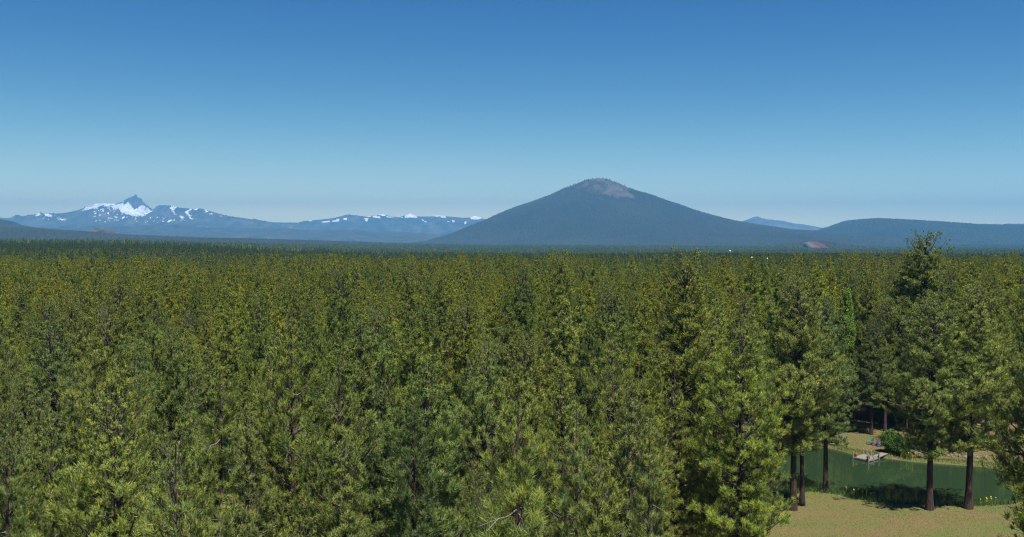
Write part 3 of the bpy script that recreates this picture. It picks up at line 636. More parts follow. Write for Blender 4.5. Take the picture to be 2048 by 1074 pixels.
# individuals: (px of stem, py of top, distance, kind, width, tint, label)
G0 = (1.0, 1.0, 1.0); GREY = (.98, 1.0, 1.02); YEL = (1.22, 1.16, .80); OLV = (1.08, 1.02, .70); DK = (.72, .78, .72); LIM = (1.15, 1.35, .75); BRT = (1.3, 1.3, 1.05)
HERO = [
 (1020, 757, 39, 'young', .85, (1.25, 1.25, .95), 'young slim pine with long bright needle tufts, nearest in the centre foreground'),
 (848, 728, 57, 'broad', 1.08, (1.05, 1.1, .95), 'broad round-crowned pine left of the slim bright young pine in the foreground'),
 (1142, 745, 74, 'sparse', 1.0, (.98, 1.0, .92), 'thin-crowned pine with bare dark trunk showing, right of the young foreground pine'),
 (1262, 775, 64, 'broad', .9, GREY, 'soft grey-green bushy pine right of the thin-crowned bare-trunk pine'),
 (1352, 700, 88, 'snag', .95, G0, 'pine with a dead bare broken-off top below the cone mountain right flank'),
 (1300, 850, 55, 'young', .9, (1.0, 1.08, .95), 'young pine low in the frame beneath the dead-topped pine'),
 (1478, 662, 84, 'broad', 1.02, (1.12, 1.26, .82), 'yellow-green full pine at the left edge of the pond clearing'),
 (1592, 566, 118.5, 'tall', 1.08, (.98, 1.02, .98), 'tall grey-green pine, leftmost trunk of the three on the near pond bank'),
 (1606, 585, 121, 'tall', .8, (.9, .98, .98), 'pine with dark trunk, middle of the three on the near pond bank'),
 (1653, 612, 127.5, 'tall', 1.0, (.95, 1.08, 1.05), 'soft grey-green pine, rightmost trunk of the three by the pond'),
 (1866, 610, 118.5, 'tall', 1.18, (1.22, 1.2, .92), 'pale olive pine, left of the two lone trunks in front of the pond'),
 (1944, 585, 119, 'tall', 1.18, (1.12, 1.14, .90), 'olive pine, right of the two lone trunks in front of the pond'),
 (1850, 487, 172, 'dense', 1.3, (.88, .9, .72), 'tallest dark pine, its pointed top reaching the horizon at right'),
 (1815, 520, 176, 'dense', 1.1, (.92, .95, .7), 'dark pine just left of the tallest pine, sharing its crown'),
 (1745, 648, 166, 'tall', 1.05, DK, 'dark shaded pine behind the three blue and red chairs across the pond'),
 (1771, 610, 169, 'tall', .9, DK, 'dark pine right of the shaded chair pine across the pond'),
 (1366, 536, 108, 'dense', 1.15, (.95, .95, .72), 'massive dense round-topped pine with rusty tips below the cone right flank'),
 (2128, 500, 68, 'dense', .85, (.82, .92, .8), 'large dark pine cut off by the right edge of the photo'),
 (2215, 700, 50, 'broad', .8, (.8, .9, .8), 'dark low pine just entering the bottom right corner'),
 (1126, 525, 160, 'dense', .95, (.95, 1.0, .62), 'round-topped dense pine standing above the forest left of the cone summit'),
 (1145, 640, 118, 'narrow', .9, (1.0, .88, .6), 'narrow brown-tipped pine above the thin-crowned bare-trunk pine'),
 (672, 556, 122, 'dense', .82, (.85, .92, .62), 'dark gappy pine with thin spired top in the left centre'),
 (522, 610, 112, 'dense', .78, (1.02, 1.1, .72), 'full olive pine left of the dark gappy spired pine'),
 (236, 580, 116, 'dense', .85, (1.0, 1.0, .72), 'olive pine with russet dead tips below the pointed snowy peak'),
 (262, 690, 82, 'sparse', 1.1, (.92, 1.02, 1.0), 'large grey-green open pine with dark forked trunk at left'),
 (428, 735, 62, 'young', 1.15, (.98, 1.05, .8), 'shaggy pine with dark green tip, lower left of centre'),
 (190, 735, 80, 'narrow', 1.0, YEL, 'narrow yellow-green pine left of the large open grey-green pine'),
 (72, 790, 70, 'sparse', .9, G0, 'open pine with visible thin trunk near the left edge'),
 (680, 725, 63, 'sparse', .95, (1.05, 1.08, .9), 'pine with knobbly bare upper trunk and pinkish buds, left centre'),
 (503, 815, 55, 'broad', .85, G0, 'low bushy pine with russet dead sprigs around its trunk'),
 (356, 905, 44, 'young', .9, (1.1, 1.2, .85), 'young bright pine at the bottom left of centre'),
 (20, 880, 47, 'young', .9, (.9, .98, .85), 'dark tufted pine at the bottom left corner'),
 (100, 860, 56, 'sparse', 1.0, (1.25, 1.2, .82), 'yellowish thin pine beside the dark bottom left corner pine'),
 (1500, 520, 158, 'narrow', 1.0, (.92, 1.05, .55), 'slim dark-green pine with a white-headed bird on its tip'),
 (1524, 530, 160, 'narrow', .9, (.98, 1.12, .55), 'slim green pine just right of the bird-topped pine'),
 (1563, 540, 150, 'narrow', 1.1, (1.05, 1.15, .6), 'slim pine between the bird-topped pine and the poplar'),
 (1633, 533, 156, 'narrow', 1.1, (1.1, 1.12, .55), 'slim pointed golden-green pine left of the bright poplar'),
 (820, 545, 172, 'dense', .8, (1.02, 1.0, .6), 'dark-topped olive pine in the centre left of the forest'),
 (1040, 552, 150, 'dense', .85, (1.02, 1.02, .62), 'olive pine left of the round-topped dense pine'),
 (880, 560, 168, 'narrow', 1.1, (.92, .92, .58), 'narrow dark pine right of the dark-topped olive pine'),
 (1905, 550, 152, 'dense', .85, (1.25, 1.18, .65), 'golden-olive pine right of the tallest dark pine'),
 (1975, 560, 158, 'tall', .9, (1.15, 1.1, .68), 'olive pine behind the right lone trunk of the pond'),
 (1706, 560, 184, 'dense', .8, (1.0, 1.0, .68), 'olive pine behind the bright poplar'),
 (1742, 560, 178, 'dense', .85, (1.0, 1.02, .75), 'grey-olive pine right of the bright poplar'),
 (1790, 555, 185, 'dense', .85, (1.0, 1.0, .7), 'mid-green pine behind the pond, left of the tallest group'),
 (1905, 640, 166, 'dense', .85, (.75, .8, .7), 'dark shaded pine seen between the two lone trunks of the pond'),
 (2000, 600, 161, 'dense', .95, (.85, .9, .72), 'dark green pine behind the pond near the right edge'),
 (1815, 650, 168, 'dense', .8, (.72, .76, .68), 'dark pine rising behind the lime green shrub'),
 (1425, 610, 112, 'broad', .85, (1.08, 1.1, .72), 'olive pine tucked right behind the massive dense pine'),
 (745, 640, 102, 'broad', .8, (1.05, 1.05, .75), 'olive pine right of the dark gappy spired pine'),
 (940, 620, 105, 'dense', .85, (.95, 1.0, .66), 'dense dark olive pine behind the centre foreground'),
 (1210, 600, 128, 'dense', .85, (1.0, 1.0, .65), 'dense olive pine below the cone summit'),
 (1522, 640, 104, 'broad', .72, (.98, 1.04, .95), 'soft pine crowding the left side of the pond trunks'),
]
INDIV = []   # (x, y, h, kind, wscale, tint, label)
for px, py, d, kind, w, tint, lab in HERO:
    p = at(px, py, d); INDIV.append([p[0], d, p[2], kind, w, tint, lab])
def blocked(x, y, r=0.):
    return inpoly(x, y, CLEAR)
# jittered fill
rf = np.random.default_rng(5)
pts = [(a[0], a[1], 2.2+1.2*(a[1] > 60)) for a in INDIV]
cand = []
yy = 38.
while yy < 215:
    sp = 6.5 + .3*min(1, (yy-38)/60.)
    half = yy*.56 + 4
    xx = -half + rf.random()*sp
    while xx < half:
        cand.append((xx + rf.normal()*1.0, yy + rf.normal()*1.2)); xx += sp*rf.uniform(.8, 1.25)
    yy += sp*.86
fill = []
for x, y in cand:
    if inpoly(np.array([x]), np.array([y]), CLEAR)[0]: continue
    px = 1024 + FPX*x/y
    ok = True
    for a, b_, r_ in pts:
        if (a-x)**2+(b_-y)**2 < (r_+1.3)**2: ok = False; break
    if not ok: continue
    # keep the sight line to the pond open
    if px > 1500 and y < 125: 
        if not (px > 2230 and y > 45): continue
    if px > 1400 and y < 76: continue
    if 1535 < px < 2110 and y < 171: continue
    fill.append((x, y)); pts.append((x, y, 1.9))
fill.sort(key=lambda a: a[1])
REST = []
nfill = 0
vis = lambda x, y, m=.0: abs(FPX*x/y) < 1024 + FPX*2.2/y
MAXIND = 298
for x, y in fill:
    hm = np.interp(y, [38, 60, 100, 150, 215], [22.5, 22.5, 22.0, 21.2, 20.5])
    u = rf.normal()
    h = hm - .6 + 3.0*np.clip(u, -2.0, 1.5)
    if y < 60: h = min(h, 32-.165*y)
    if 1024+FPX*x/y > 1600 and y > 170: h = rf.uniform(22, 27)
    if not vis(x, y) or len(INDIV) >= MAXIND: REST.append((x, y, h)); continue
    r = rf.random()
    if y < 62: kind = 'young' if r < .3 else ('broad' if r < .75 else 'sparse')
    elif y < 105: kind = 'broad' if r < .55 else ('sparse' if r < .72 else ('narrow' if r < .82 else 'dense'))
    else: kind = 'dense' if r < .5 else ('broad' if r < .72 else 'narrow')
    if y < 140 and rf.random() < .045: kind = 'snag'
    k = float(np.clip((y-70)/70, 0, 1)); q = rf.random()
    tn = np.array(GREY)*(1-k) + np.array(OLV)*k
    if q < .18: tn = tn*np.array([1.18, 1.16, .82]); nm = 'yellowish'
    elif q < .36: tn = tn*np.array([.66, .74, .74]); nm = 'dark green'
    elif q < .55: tn = tn*np.array([1.22, 1.24, 1.12]); nm = 'light green'
    elif q < .78: nm = 'grey-green' if k < .5 else 'olive'
    else: tn = tn*np.array([.95, 1.05, .9]); nm = 'mid-green'
    INDIV.append([x, y, h, kind, rf.uniform(.70, .98) if kind != 'narrow' else rf.uniform(.9, 1.3), tuple(tn), nm])
# labels for the fill trees
STRIPS = [(0, 'the left edge of the photo'), (85, "the snowy range left tail"), (160, 'the red cinder knoll'), (235, 'the pointed snowy peak'), (300, "the flat snowy shoulder"), (375, "the snowy range right slope"),
          (460, "the snowy range long tail"), (540, "the saddle between ridges"), (610, "the low snowy ridge start"), (680, "the first snow cap"), (750, "the second snow cap"),
          (820, "the third snow cap"), (890, 'the cone mountain left foot'), (950, 'the last snow cap beside the cone'), (1010, "the cone's lower left flank"), (1080, "the cone's upper left flank"),
          (1150, 'the cone summit'), (1210, "the cone's bare tan patch"), (1270, "the cone's upper right flank"), (1340, "the cone's middle right flank"), (1410, 'the small white mast'), (1480, 'the pale distant hill'),
          (1570, 'the red quarry cut'), (1680, "the flat-topped hill start"), (1800, 'the flat-topped hill crest'), (1930, 'the right edge of the photo')]
ORD = ['nearest', 'second nearest', 'third nearest', 'fourth nearest', 'fifth nearest', 'sixth nearest', 'seventh nearest', 'eighth nearest', 'ninth nearest', 'tenth nearest', 'eleventh nearest', 'twelfth nearest',
       'thirteenth nearest', 'fourteenth nearest', 'fifteenth nearest', 'sixteenth nearest', 'seventeenth nearest', 'eighteenth nearest', 'nineteenth nearest', 'twentieth nearest'] + [f'{k}th nearest' for k in range(21, 60)]
SHAPE = {'young': 'tufted young', 'broad': 'bushy', 'sparse': 'thin open', 'dense': 'dense-crowned', 'narrow': 'narrow', 'tall': 'tall', 'snag': 'dead-topped'}
cnt = {}
order = sorted(range(len(INDIV)), key=lambda i: INDIV[i][1])
LAB = {}
for i in order:
    x, y, h, kind, w, tint, lab = INDIV[i]
    px = 1024 + FPX*x/y; s = max([j for j, (a, _) in enumerate(STRIPS) if px >= a] or [0]); k = cnt.get(s, 0); cnt[s] = k+1
    LAB[i] = lab if i < len(HERO) else f'{lab} {SHAPE[kind]} pine, {ORD[k]} below {STRIPS[s][1]}'
rot = np.random.default_rng(3)
for i, (x, y, h, kind, w, tint, lab) in enumerate(INDIV):
    V = NEARM[kind]; me = V[rot.integers(len(V))]
    if i < len(HERO) and kind == 'dense': me = V[0]
    g0 = float(gz_pond(np.array([x]), np.array([y]))[0])
    e = empty('pine_tree', (x, y, g0-.05)); s = (h-g0)/me['H']
    e.rotation_euler = (rot.normal()*.012, rot.normal()*.012, rot.random()*6.28)
    e.scale = (s*w, s*w, s)
    tag(e, LAB[i], 'pine tree', 'ponderosa pines of the near forest')
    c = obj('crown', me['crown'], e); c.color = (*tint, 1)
    obj('trunk', me['trunk'], e); obj('branches', me['limbs'], e)

# the rest of the forest: one object, instanced pines and far stands
lib = bpy.data.collections.new('forest_library')
names = []
def addlib(me, nm):
    o = bpy.data.objects.new(nm, me); lib.objects.link(o); names.append(nm)
MIDK = [('dense', 81, 3.7, .2), ('spire', 82, 3.3, .15), ('cone', 83, 3.0, .2), ('cone', 84, 2.6, .2), ('spire', 85, 2.9, .15), ('round', 86, 3.1, .2), ('cone', 87, 3.4, .2), ('spire', 88, 2.4, .15)]
for i, (shp, sd_, R_, cb_) in enumerate(MIDK):                       # 0-7: middle distance
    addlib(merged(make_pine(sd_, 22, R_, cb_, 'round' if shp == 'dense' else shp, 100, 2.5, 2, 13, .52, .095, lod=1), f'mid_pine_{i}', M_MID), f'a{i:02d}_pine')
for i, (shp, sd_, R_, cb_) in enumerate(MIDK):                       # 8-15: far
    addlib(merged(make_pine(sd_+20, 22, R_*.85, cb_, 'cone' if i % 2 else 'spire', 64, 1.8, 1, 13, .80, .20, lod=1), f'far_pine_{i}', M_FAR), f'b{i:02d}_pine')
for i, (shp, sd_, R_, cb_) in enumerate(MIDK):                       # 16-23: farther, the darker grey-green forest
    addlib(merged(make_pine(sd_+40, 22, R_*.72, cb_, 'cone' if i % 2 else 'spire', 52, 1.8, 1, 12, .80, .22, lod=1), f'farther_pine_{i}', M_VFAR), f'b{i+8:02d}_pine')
for i in range(6):                                                   # 24-29: 100 m stands
    rng = np.random.default_rng(200+i); n = 210
    x = rng.uniform(-52, 52, n); y = rng.uniform(-52, 52, n); h = rng.normal(19.5, 2.4, n); h[rng.random(n) < .05] += 4; w = rng.uniform(3.6, 6.0, n)
    k = 20
    t = rng.random((n, k))**.8; a = rng.random((n, k))*6.28; rr = w[:, None]*.5*(t+.06)**.8
    C = np.stack([x[:, None]+rr*np.cos(a), y[:, None]+rr*np.sin(a), h[:, None]*(1-t*.72)-.6], -1).reshape(-1, 3)
    A = np.stack([np.cos(a)*.5, np.sin(a)*.5, np.ones_like(a)], -1).reshape(-1, 3); A /= np.linalg.norm(A, axis=1, keepdims=True)
    tc_ = PALETTE[rng.integers(0, 5, n)]*(.7+.6*rng.random((n, 1)))*.85
    V, F, Cc = blades(rng, C, A, 2.2, .95, 1, .35, np.repeat(tc_, k, 0), 1.1)
    Vc, Fc, Ccc = cones(x, y, np.zeros(n), h*.93, w*.75, (tc_*.8))
    addlib(mesh_np(f'stand_{i}', np.vstack([V, Vc]), np.vstack([F, Fc+len(V)]), M_VFAR, np.vstack([Cc, Ccc])), f'c{i:02d}_stand')
P = []; IDX = []; SC = []; RT = []
rr_ = np.random.default_rng(17)
def put(x, y, z, idx, s, w): 
    P.append((x, y, z)); IDX.append(idx); SC.append((s*w, s*w, s)); RT.append(rr_.random()*6.28)
for x, y, h in REST: put(x, y, -.1, int(rr_.integers(0, 8)), h/22, .95)
for k in range(150):                                                 # young growth closing the forest edge behind the pond
    yq = rr_.uniform(173, 205); xq = rr_.uniform(24, 98)
    if not inpoly(np.array([xq]), np.array([yq-1.5]), CLEAR)[0]: put(xq, yq, -.1, int(rr_.integers(2, 8)), rr_.uniform(4.5, 11)/22, 1.35)
def band(y0, y1, sp, jit, hm, hs_, lo, hi, wmul, extra=3):
    out = []
    ys_ = np.arange(y0, y1, sp*.9)
    for yv in ys_:
        half = yv*.53 + 12
        xv = np.arange(-half, half, sp) + rr_.random()*sp
        out.append(np.stack([xv + rr_.normal(size=len(xv))*jit, yv + rr_.normal(size=len(xv))*jit], 1))
    q = np.concatenate(out); q = q[~inpoly(q[:, 0], q[:, 1], CLEAR)]
    cl = fbm(q[:, 0]/70+40, q[:, 1]/110, 3)                              # stand-scale height variation
    h = hm + hs_*np.clip(rr_.normal(size=len(q)), -2, 2.0) + (cl-.5)*11
    h = np.where(rr_.random(len(q)) < .06, h+4.5, h); h = np.where(rr_.random(len(q)) < .10, h-4.0, h)
    h = np.clip(h, 9, 26.5 if y1 <= 480 else 24.5)
    z = gz(q[:, 0], q[:, 1])
    ii = rr_.integers(lo, hi, len(q)); w = wmul*rr_.uniform(.7, 1.2, len(q))
    keepm = rr_.random(len(q)) > .10
    for k in np.nonzero(keepm)[0]: put(q[k, 0], q[k, 1], z[k], int(ii[k]), h[k]/22, w[k])
ymax = max(a[1] for a in INDIV)
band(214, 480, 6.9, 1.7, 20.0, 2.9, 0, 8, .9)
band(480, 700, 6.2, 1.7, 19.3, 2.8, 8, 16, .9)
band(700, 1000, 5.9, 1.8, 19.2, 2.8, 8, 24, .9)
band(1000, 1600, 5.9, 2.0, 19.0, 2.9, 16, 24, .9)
yv = 1640.
while yv < 7400:
    half = yv*.54+60; stepx = 96
    for xv in np.arange(-half, half, stepx):
        x = xv + rr_.uniform(-6, 6); y = yv + rr_.uniform(-8, 8)
        put(x, y, float(gz(x, y)), 24 + int(rr_.integers(0, 6)), rr_.uniform(.92, 1.1), 1.0); RT[-1] = math.pi/2*int(rr_.integers(0, 4))
    yv += 92 if yv < 3500 else 92*(1 + (yv-3500)/2500)
P = np.array(P, np.float32); SC = np.array(SC, np.float32); RT = np.array(RT, np.float32); IDX = np.array(IDX, np.int32)
print('polys near', sum(len(m_['crown'].polygons) for v in NEARM.values() for m_ in v))
me = bpy.data.meshes.new('distant_forest'); me.vertices.add(len(P)); me.vertices.foreach_set('co', P.ravel())
a = me.attributes.new('idx', 'INT', 'POINT'); a.data.foreach_set('value', IDX)
a = me.attributes.new('scl', 'FLOAT_VECTOR', 'POINT'); a.data.foreach_set('vector', SC.ravel())
rv = np.zeros((len(P), 3), np.float32); rv[:, 2] = RT
a = me.attributes.new('rot', 'FLOAT_VECTOR', 'POINT'); a.data.foreach_set('vector', rv.ravel())
fo = obj('distant_forest', me)
tag(fo, 'continuous pine forest stretching from the near trees to the mountains', 'forest', kind='stuff')
ng = bpy.data.node_groups.new('forest_scatter', 'GeometryNodeTree')
ng.interface.new_socket('Geometry', in_out='INPUT', socket_type='NodeSocketGeometry'); ng.interface.new_socket('Geometry', in_out='OUTPUT', socket_type='NodeSocketGeometry')
gi = ng.nodes.new('NodeGroupInput'); go = ng.nodes.new('NodeGroupOutput')
m2p = ng.nodes.new('GeometryNodeMeshToPoints'); iop = ng.nodes.new('GeometryNodeInstanceOnPoints'); ci = ng.nodes.new('GeometryNodeCollectionInfo')
ci.inputs[0].default_value = lib; ci.inputs['Separate Children'].default_value = True; ci.inputs['Reset Children'].default_value = True
iop.inputs['Pick Instance'].default_value = True
def na(nm, dt):
    x = ng.nodes.new('GeometryNodeInputNamedAttribute'); x.data_type = dt; x.inputs[0].default_value = nm
    return next(o for o in x.outputs if o.enabled and o.name == 'Attribute')
gl = ng.links
gl.new(gi.outputs[0], m2p.inputs[0]); gl.new(m2p.outputs[0], iop.inputs['Points']); gl.new(ci.outputs[0], iop.inputs['Instance'])
gl.new(na('idx', 'INT'), iop.inputs['Instance Index']); gl.new(na('scl', 'FLOAT_VECTOR'), iop.inputs['Scale'])
e2r = ng.nodes.new('FunctionNodeEulerToRotation'); gl.new(na('rot', 'FLOAT_VECTOR'), e2r.inputs[0]); gl.new(e2r.outputs[0], iop.inputs['Rotation'])
gl.new(iop.outputs[0], go.inputs[0])
md = fo.modifiers.new('scatter', 'NODES'); md.node_group = ng
print('INSTANCES', len(P), 'INDIV', len(INDIV), 'ymax', ymax)

# ------------------------------------------------------------------ poplar and pond-side shrub
M_POP = mat_foliage('poplar_leaves', (1, 1, 1), 0, .35, .5)
def leafy(rng, C, n, sz, spread, col):
    """n little leaf quads round each clump centre."""
    P_ = np.repeat(C, n, 0) + rng.normal(size=(len(C)*n, 3))*spread
    N_ = len(P_); a = rng.normal(size=(N_, 3)); a /= np.linalg.norm(a, axis=1, keepdims=True)
    b_ = np.cross(a, rng.normal(size=(N_, 3))); b_ /= np.linalg.norm(b_, axis=1, keepdims=True)
    s = sz*(.6+.7*rng.random((N_, 1)))
    V = np.stack([P_-a*s, P_+b_*s*.55, P_+a*s, P_-b_*s*.55], 1).reshape(-1, 3)
    F = np.arange(4*N_).reshape(-1, 4); c_ = np.repeat(np.repeat(col, n, 0)*(.75+.5*rng.random((N_, 1))), 4, 0)
    return V, F, c_
rng = np.random.default_rng(71)
pp = at(1696, 580, 177); H_ = float(pp[2])
e = empty('poplar_tree', (pp[0], 177, -.1)); tag(e, 'slender bright green poplar standing out among the dark pines behind the pond', 'poplar tree')
z = rng.uniform(H_*.58, H_-.3, 300); t = (H_-z)/(H_*.42); rr = (1.5*np.minimum(1, (t+.03)**.6)*np.where(t > .8, .8, 1))*rng.uniform(.35, 1, 300); a = rng.random(300)*6.28
keepz = ~((z > H_*.76) & (z < H_*.80) & (rng.random(300) < .8))
C = np.stack([rr*np.cos(a), rr*np.sin(a)+.0, z], 1)[keepz]
V, F, cc = leafy(rng, C, 34, .13, (.16, .16, .34), np.tile([.20, .33, .04], (len(C), 1))*rng.uniform(.6, 1.2, (len(C), 1)))
obj('crown', mesh_np('poplar_crown', V, F, M_POP, cc), e)
tb = MB(); tb.tube([(0, 0, 0), (.05, 0, H_*.3), (-.04, .03, H_*.6), (.02, 0, H_*.8), (0, 0, H_-.4)], [.2, .15, .11, .07, .02], 8)
for k in range(26):
    zz = H_*(.55+.38*k/26); a = k*2.4; L_ = .9*(1-.6*k/26); tb.tube([(0, 0, zz), (math.cos(a)*L_*.5, math.sin(a)*L_*.5, zz+.9), (math.cos(a)*L_*.8, math.sin(a)*L_*.8, zz+2.0)], [.035, .025, .01], 5)
tb.build('trunk', M_LIMB, e, True)
def shrub(px, py, h, w, col, label, seed, nm='shrub', n=150, grp=None):
    rng = np.random.default_rng(seed); g = gpt(px, py, 0); e = empty(nm, (g[0], g[1], float(gz_pond(g[:1], g[1:2])[0]))); tag(e, label, 'shrub', grp)
    u = rng.normal(size=(n, 3)); u /= np.linalg.norm(u, axis=1, keepdims=True); r_ = rng.uniform(.55, 1, (n, 1))
    C = u*r_*np.array([w/2, w/2, h*.46]) + np.array([0, 0, h*.52]); C[:, 2] = np.maximum(C[:, 2], .15)
    V, F, cc = leafy(rng, C, 40, .10, (.17, .17, .17), np.tile(col, (n, 1))*rng.uniform(.7, 1.25, (n, 1)))
    obj('foliage', mesh_np(nm, V, F, M_POP, cc), e)
    b_ = MB()
    for k in range(9):
        a = k*.7; b_.tube([(0, 0, 0), (math.cos(a)*w*.15, math.sin(a)*w*.15, h*.4), (math.cos(a)*w*.34, math.sin(a)*w*.34, h*.8)], [.035, .025, .01], 5)
    b_.build('stems', M_LIMB, e)
shrub(1782, 906, 3.6, 3.0, (.10, .19, .035), 'rounded lime green shrub beside the three chairs above the dock', 5, n=230)
shrub(1806, 911, 2.4, 2.4, (.07, .13, .03), 'dark green low shrub on the far bank right of the lime green shrub', 6, n=130)

# ------------------------------------------------------------------ banks: grass, reeds, irises, stones
M_GRASS = mat_foliage('bank_grass', (1, 1, 1), 0, .35, .6)
def grassmesh(name, pts, hgt_, wid, cols, lean=.35, seed=1):
    rng = np.random.default_rng(seed); n = len(pts); h = hgt_*(.5+.8*rng.random(n)); a = rng.random(n)*6.28; w = wid*(.6+.8*rng.random(n)); ln = lean*h*rng.random(n)
    ax = rng.random(n)*6.28; dx, dy = np.cos(a)*w/2, np.sin(a)*w/2
    b0 = pts + np.stack([-dx, -dy, 0*dx], 1); b1 = pts + np.stack([dx, dy, 0*dx], 1)
    tp = pts + np.stack([np.cos(ax)*ln, np.sin(ax)*ln, h], 1)
    V = np.stack([b0, b1, tp], 1).reshape(-1, 3); c_ = cols[rng.integers(0, len(cols), n)]*(.7+.6*rng.random((n, 1)))
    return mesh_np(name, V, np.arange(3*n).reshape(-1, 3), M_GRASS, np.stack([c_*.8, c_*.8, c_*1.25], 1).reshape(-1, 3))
rng = np.random.default_rng(9)
x = rng.uniform(24, 84, 260000); y = rng.uniform(104, 172, 260000); sdv = sdf_pond(x, y)
pxp, pyp = proj(x, y, 0*x)
k = (sdv > -.05) & (sdv < 1.1+1.2*fbm(x/3, y/3, 2)) & (pxp > 1500) & (pxp < 2120) & (rng.random(len(x)) < .85)
nearbank = y < 138
kk = k & nearbank; pts_ = np.stack([x[kk], y[kk], gz_pond(x[kk], y[kk])], 1)
GC = np.array([[.07, .15, .03], [.10, .20, .04], [.05, .11, .03], [.14, .17, .06]])
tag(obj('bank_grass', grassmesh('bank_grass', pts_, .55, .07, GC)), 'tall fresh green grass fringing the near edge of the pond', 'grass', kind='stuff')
kk = k & ~nearbank; pts_ = np.stack([x[kk], y[kk], gz_pond(x[kk], y[kk])], 1)
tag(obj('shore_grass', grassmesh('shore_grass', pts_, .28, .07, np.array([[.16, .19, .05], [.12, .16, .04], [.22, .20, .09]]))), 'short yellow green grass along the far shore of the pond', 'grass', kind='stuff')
x = rng.uniform(24, 92, 230000); y = rng.uniform(106, 172, 230000); pxp, pyp = proj(x, y, 0*x)
k = inpoly(x, y, CLEAR) & (sdf_pond(x, y) > 1.0) & (pxp > 1480) & (pxp < 2120) & (rng.random(len(x)) < .55)
pts_ = np.stack([x[k], y[k], gz_pond(x[k], y[k])], 1)
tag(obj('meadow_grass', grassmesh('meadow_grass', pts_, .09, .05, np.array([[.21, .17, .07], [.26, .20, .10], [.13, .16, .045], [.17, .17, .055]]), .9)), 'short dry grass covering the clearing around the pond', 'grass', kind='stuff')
M_YEL = mat_plain('iris_petals', (.80, .58, .03), .6, 3, .1)
def iris(px, py, n, lab, seed):
    rng = np.random.default_rng(seed); g = gpt(px, py, 0); e = empty('iris_clump', (g[0], g[1], float(gz_pond(g[:1], g[1:2])[0]))); tag(e, lab, 'iris', 'yellow irises on the pond banks')
    p_ = rng.normal(size=(70, 3))*[.3, .22, 0]
    obj('leaves', grassmesh('iris_leaves', p_, .95, .06, GC[:2], .25, seed), e)
    for i in range(n):
        b_ = MB(); q = rng.normal(size=2)*[.32, .22]; h = rng.uniform(.85, 1.15)
        b_.tube([(q[0], q[1], 0), (q[0]+.02, q[1], h)], .012, 5)
        for j in range(3):
            a = j*2.09+i; c_ = Vector((q[0]+math.cos(a)*.055, q[1]+math.sin(a)*.035, h+.02))
            b_.add([Vector((q[0], q[1], h-.02)), c_+Vector((-math.sin(a)*.05, math.cos(a)*.05, .03)), c_+Vector((math.cos(a)*.06, math.sin(a)*.06, -.03)), c_+Vector((math.sin(a)*.05, -math.cos(a)*.05, .03)), c_+Vector((0, 0, .1))], [(0, 1, 2), (0, 2, 3), (1, 4, 3), (1, 3, 2), (0, 4, 1), (0, 3, 4)])
        b_.build('flower', M_YEL, e).scale = (1, 1, 1)
for i, (px, py, n, lab) in enumerate([(1690, 985, 2, 'yellow iris clump, first right of the three dark trunks on the near bank'), (1707, 990, 3, 'second yellow iris clump right of the three trunks, near bank'),
        (1727, 994, 2, 'third yellow iris clump right of the three trunks, near bank'), (1739, 997, 3, 'fourth yellow iris clump along the near bank, before the tree shadow'),
        (1974, 1002, 4, 'yellow iris clump right of the right lone trunk on the near bank'), (1983, 1005, 2, 'small yellow iris clump at the far right end of the near bank'),
        (1808, 914, 4, 'yellow iris clump on the far shore beside the dock shrubs'), (1816, 916, 3, 'yellow iris clump on the far shore next to the rock edging')]):
    iris(px, py, n, lab, 40+i)
M_STONE = mat_plain('tan_stone', (.17, .125, .09), .9, 4, .35, .3)
b_ = MB(); rng = np.random.default_rng(12)
for i in range(150):
    px = rng.uniform(1818, 1975); g = gpt(px, np.interp(px, [1818, 1860, 1901, 1975], [907, 908, 911, 916]) + rng.uniform(-3, 3), 0)
    s_ = rng.uniform(.12, .42); from_ = []
    b_.box((g[0], g[1], .02+s_*.25), (s_*rng.uniform(.8, 1.6), s_, s_*.7), rng.random()*3, rng.normal()*.3, rng.normal()*.3, rng.uniform(.5, .85))
so = b_.build('rock_edging', M_STONE); bv = so.modifiers.new('bevel', 'BEVEL'); bv.width = .05; bv.segments = 2
tag(so, 'tan rubble stones lining the far bank to the right', 'stones', kind='stuff')

# ------------------------------------------------------------------ dock
M_WOODG = mat_plain('weathered_wood', (.21, .185, .16), .85, 7, .3, .2, stretch=(1, 8, 1))
DZ = -.02
A = gpt(1706.7, 913.5, DZ); B = gpt(1737, 920, DZ); Cc_ = gpt(1757, 914.5, DZ)
A, B, Cc_ = Vector(A), Vector(B), Vector(Cc_); D_ = A + (Cc_-B)
e = empty('dock', (B.x, B.y, WZ)); tag(e, 'weathered grey wooden dock with short posts reaching into the pond', 'dock')
o3 = Vector((B.x, B.y, WZ)); ux = (A-B); uy = (Cc_-B)
deck = MB(); npl = 16
for i in range(npl):
    f0, f1 = i/npl+.004, (i+1)/npl-.004
    q = [B+uy*f0, B+uy*f1, B+uy*f1+ux, B+uy*f0+ux]
    q = [v_-o3 for v_ in q]; lo = [v_-Vector((0, 0, .05)) for v_ in q]
    deck.add(lo+q, [(0, 3, 2, 1), (4, 5, 6, 7), (0, 1, 5, 4), (1, 2, 6, 5), (2, 3, 7, 6), (3, 0, 4, 7)])
deck.build('deck', M_WOODG, e)
def beam(name, p, q, w, h, parent, mat):
    b_ = MB(); d = q-p; b_.box((p+q)/2, (d.length, w, h), math.atan2(d.y, d.x), -math.asin(d.z/d.length)); return b_.build(name, mat, parent)
for p, q in ((A, B), (B, Cc_), (Cc_, D_), (D_, A)):
    beam('edge_beam', p-o3-Vector((0, 0, .14)), q-o3-Vector((0, 0, .14)), .10, .17, e, M_WOODG)
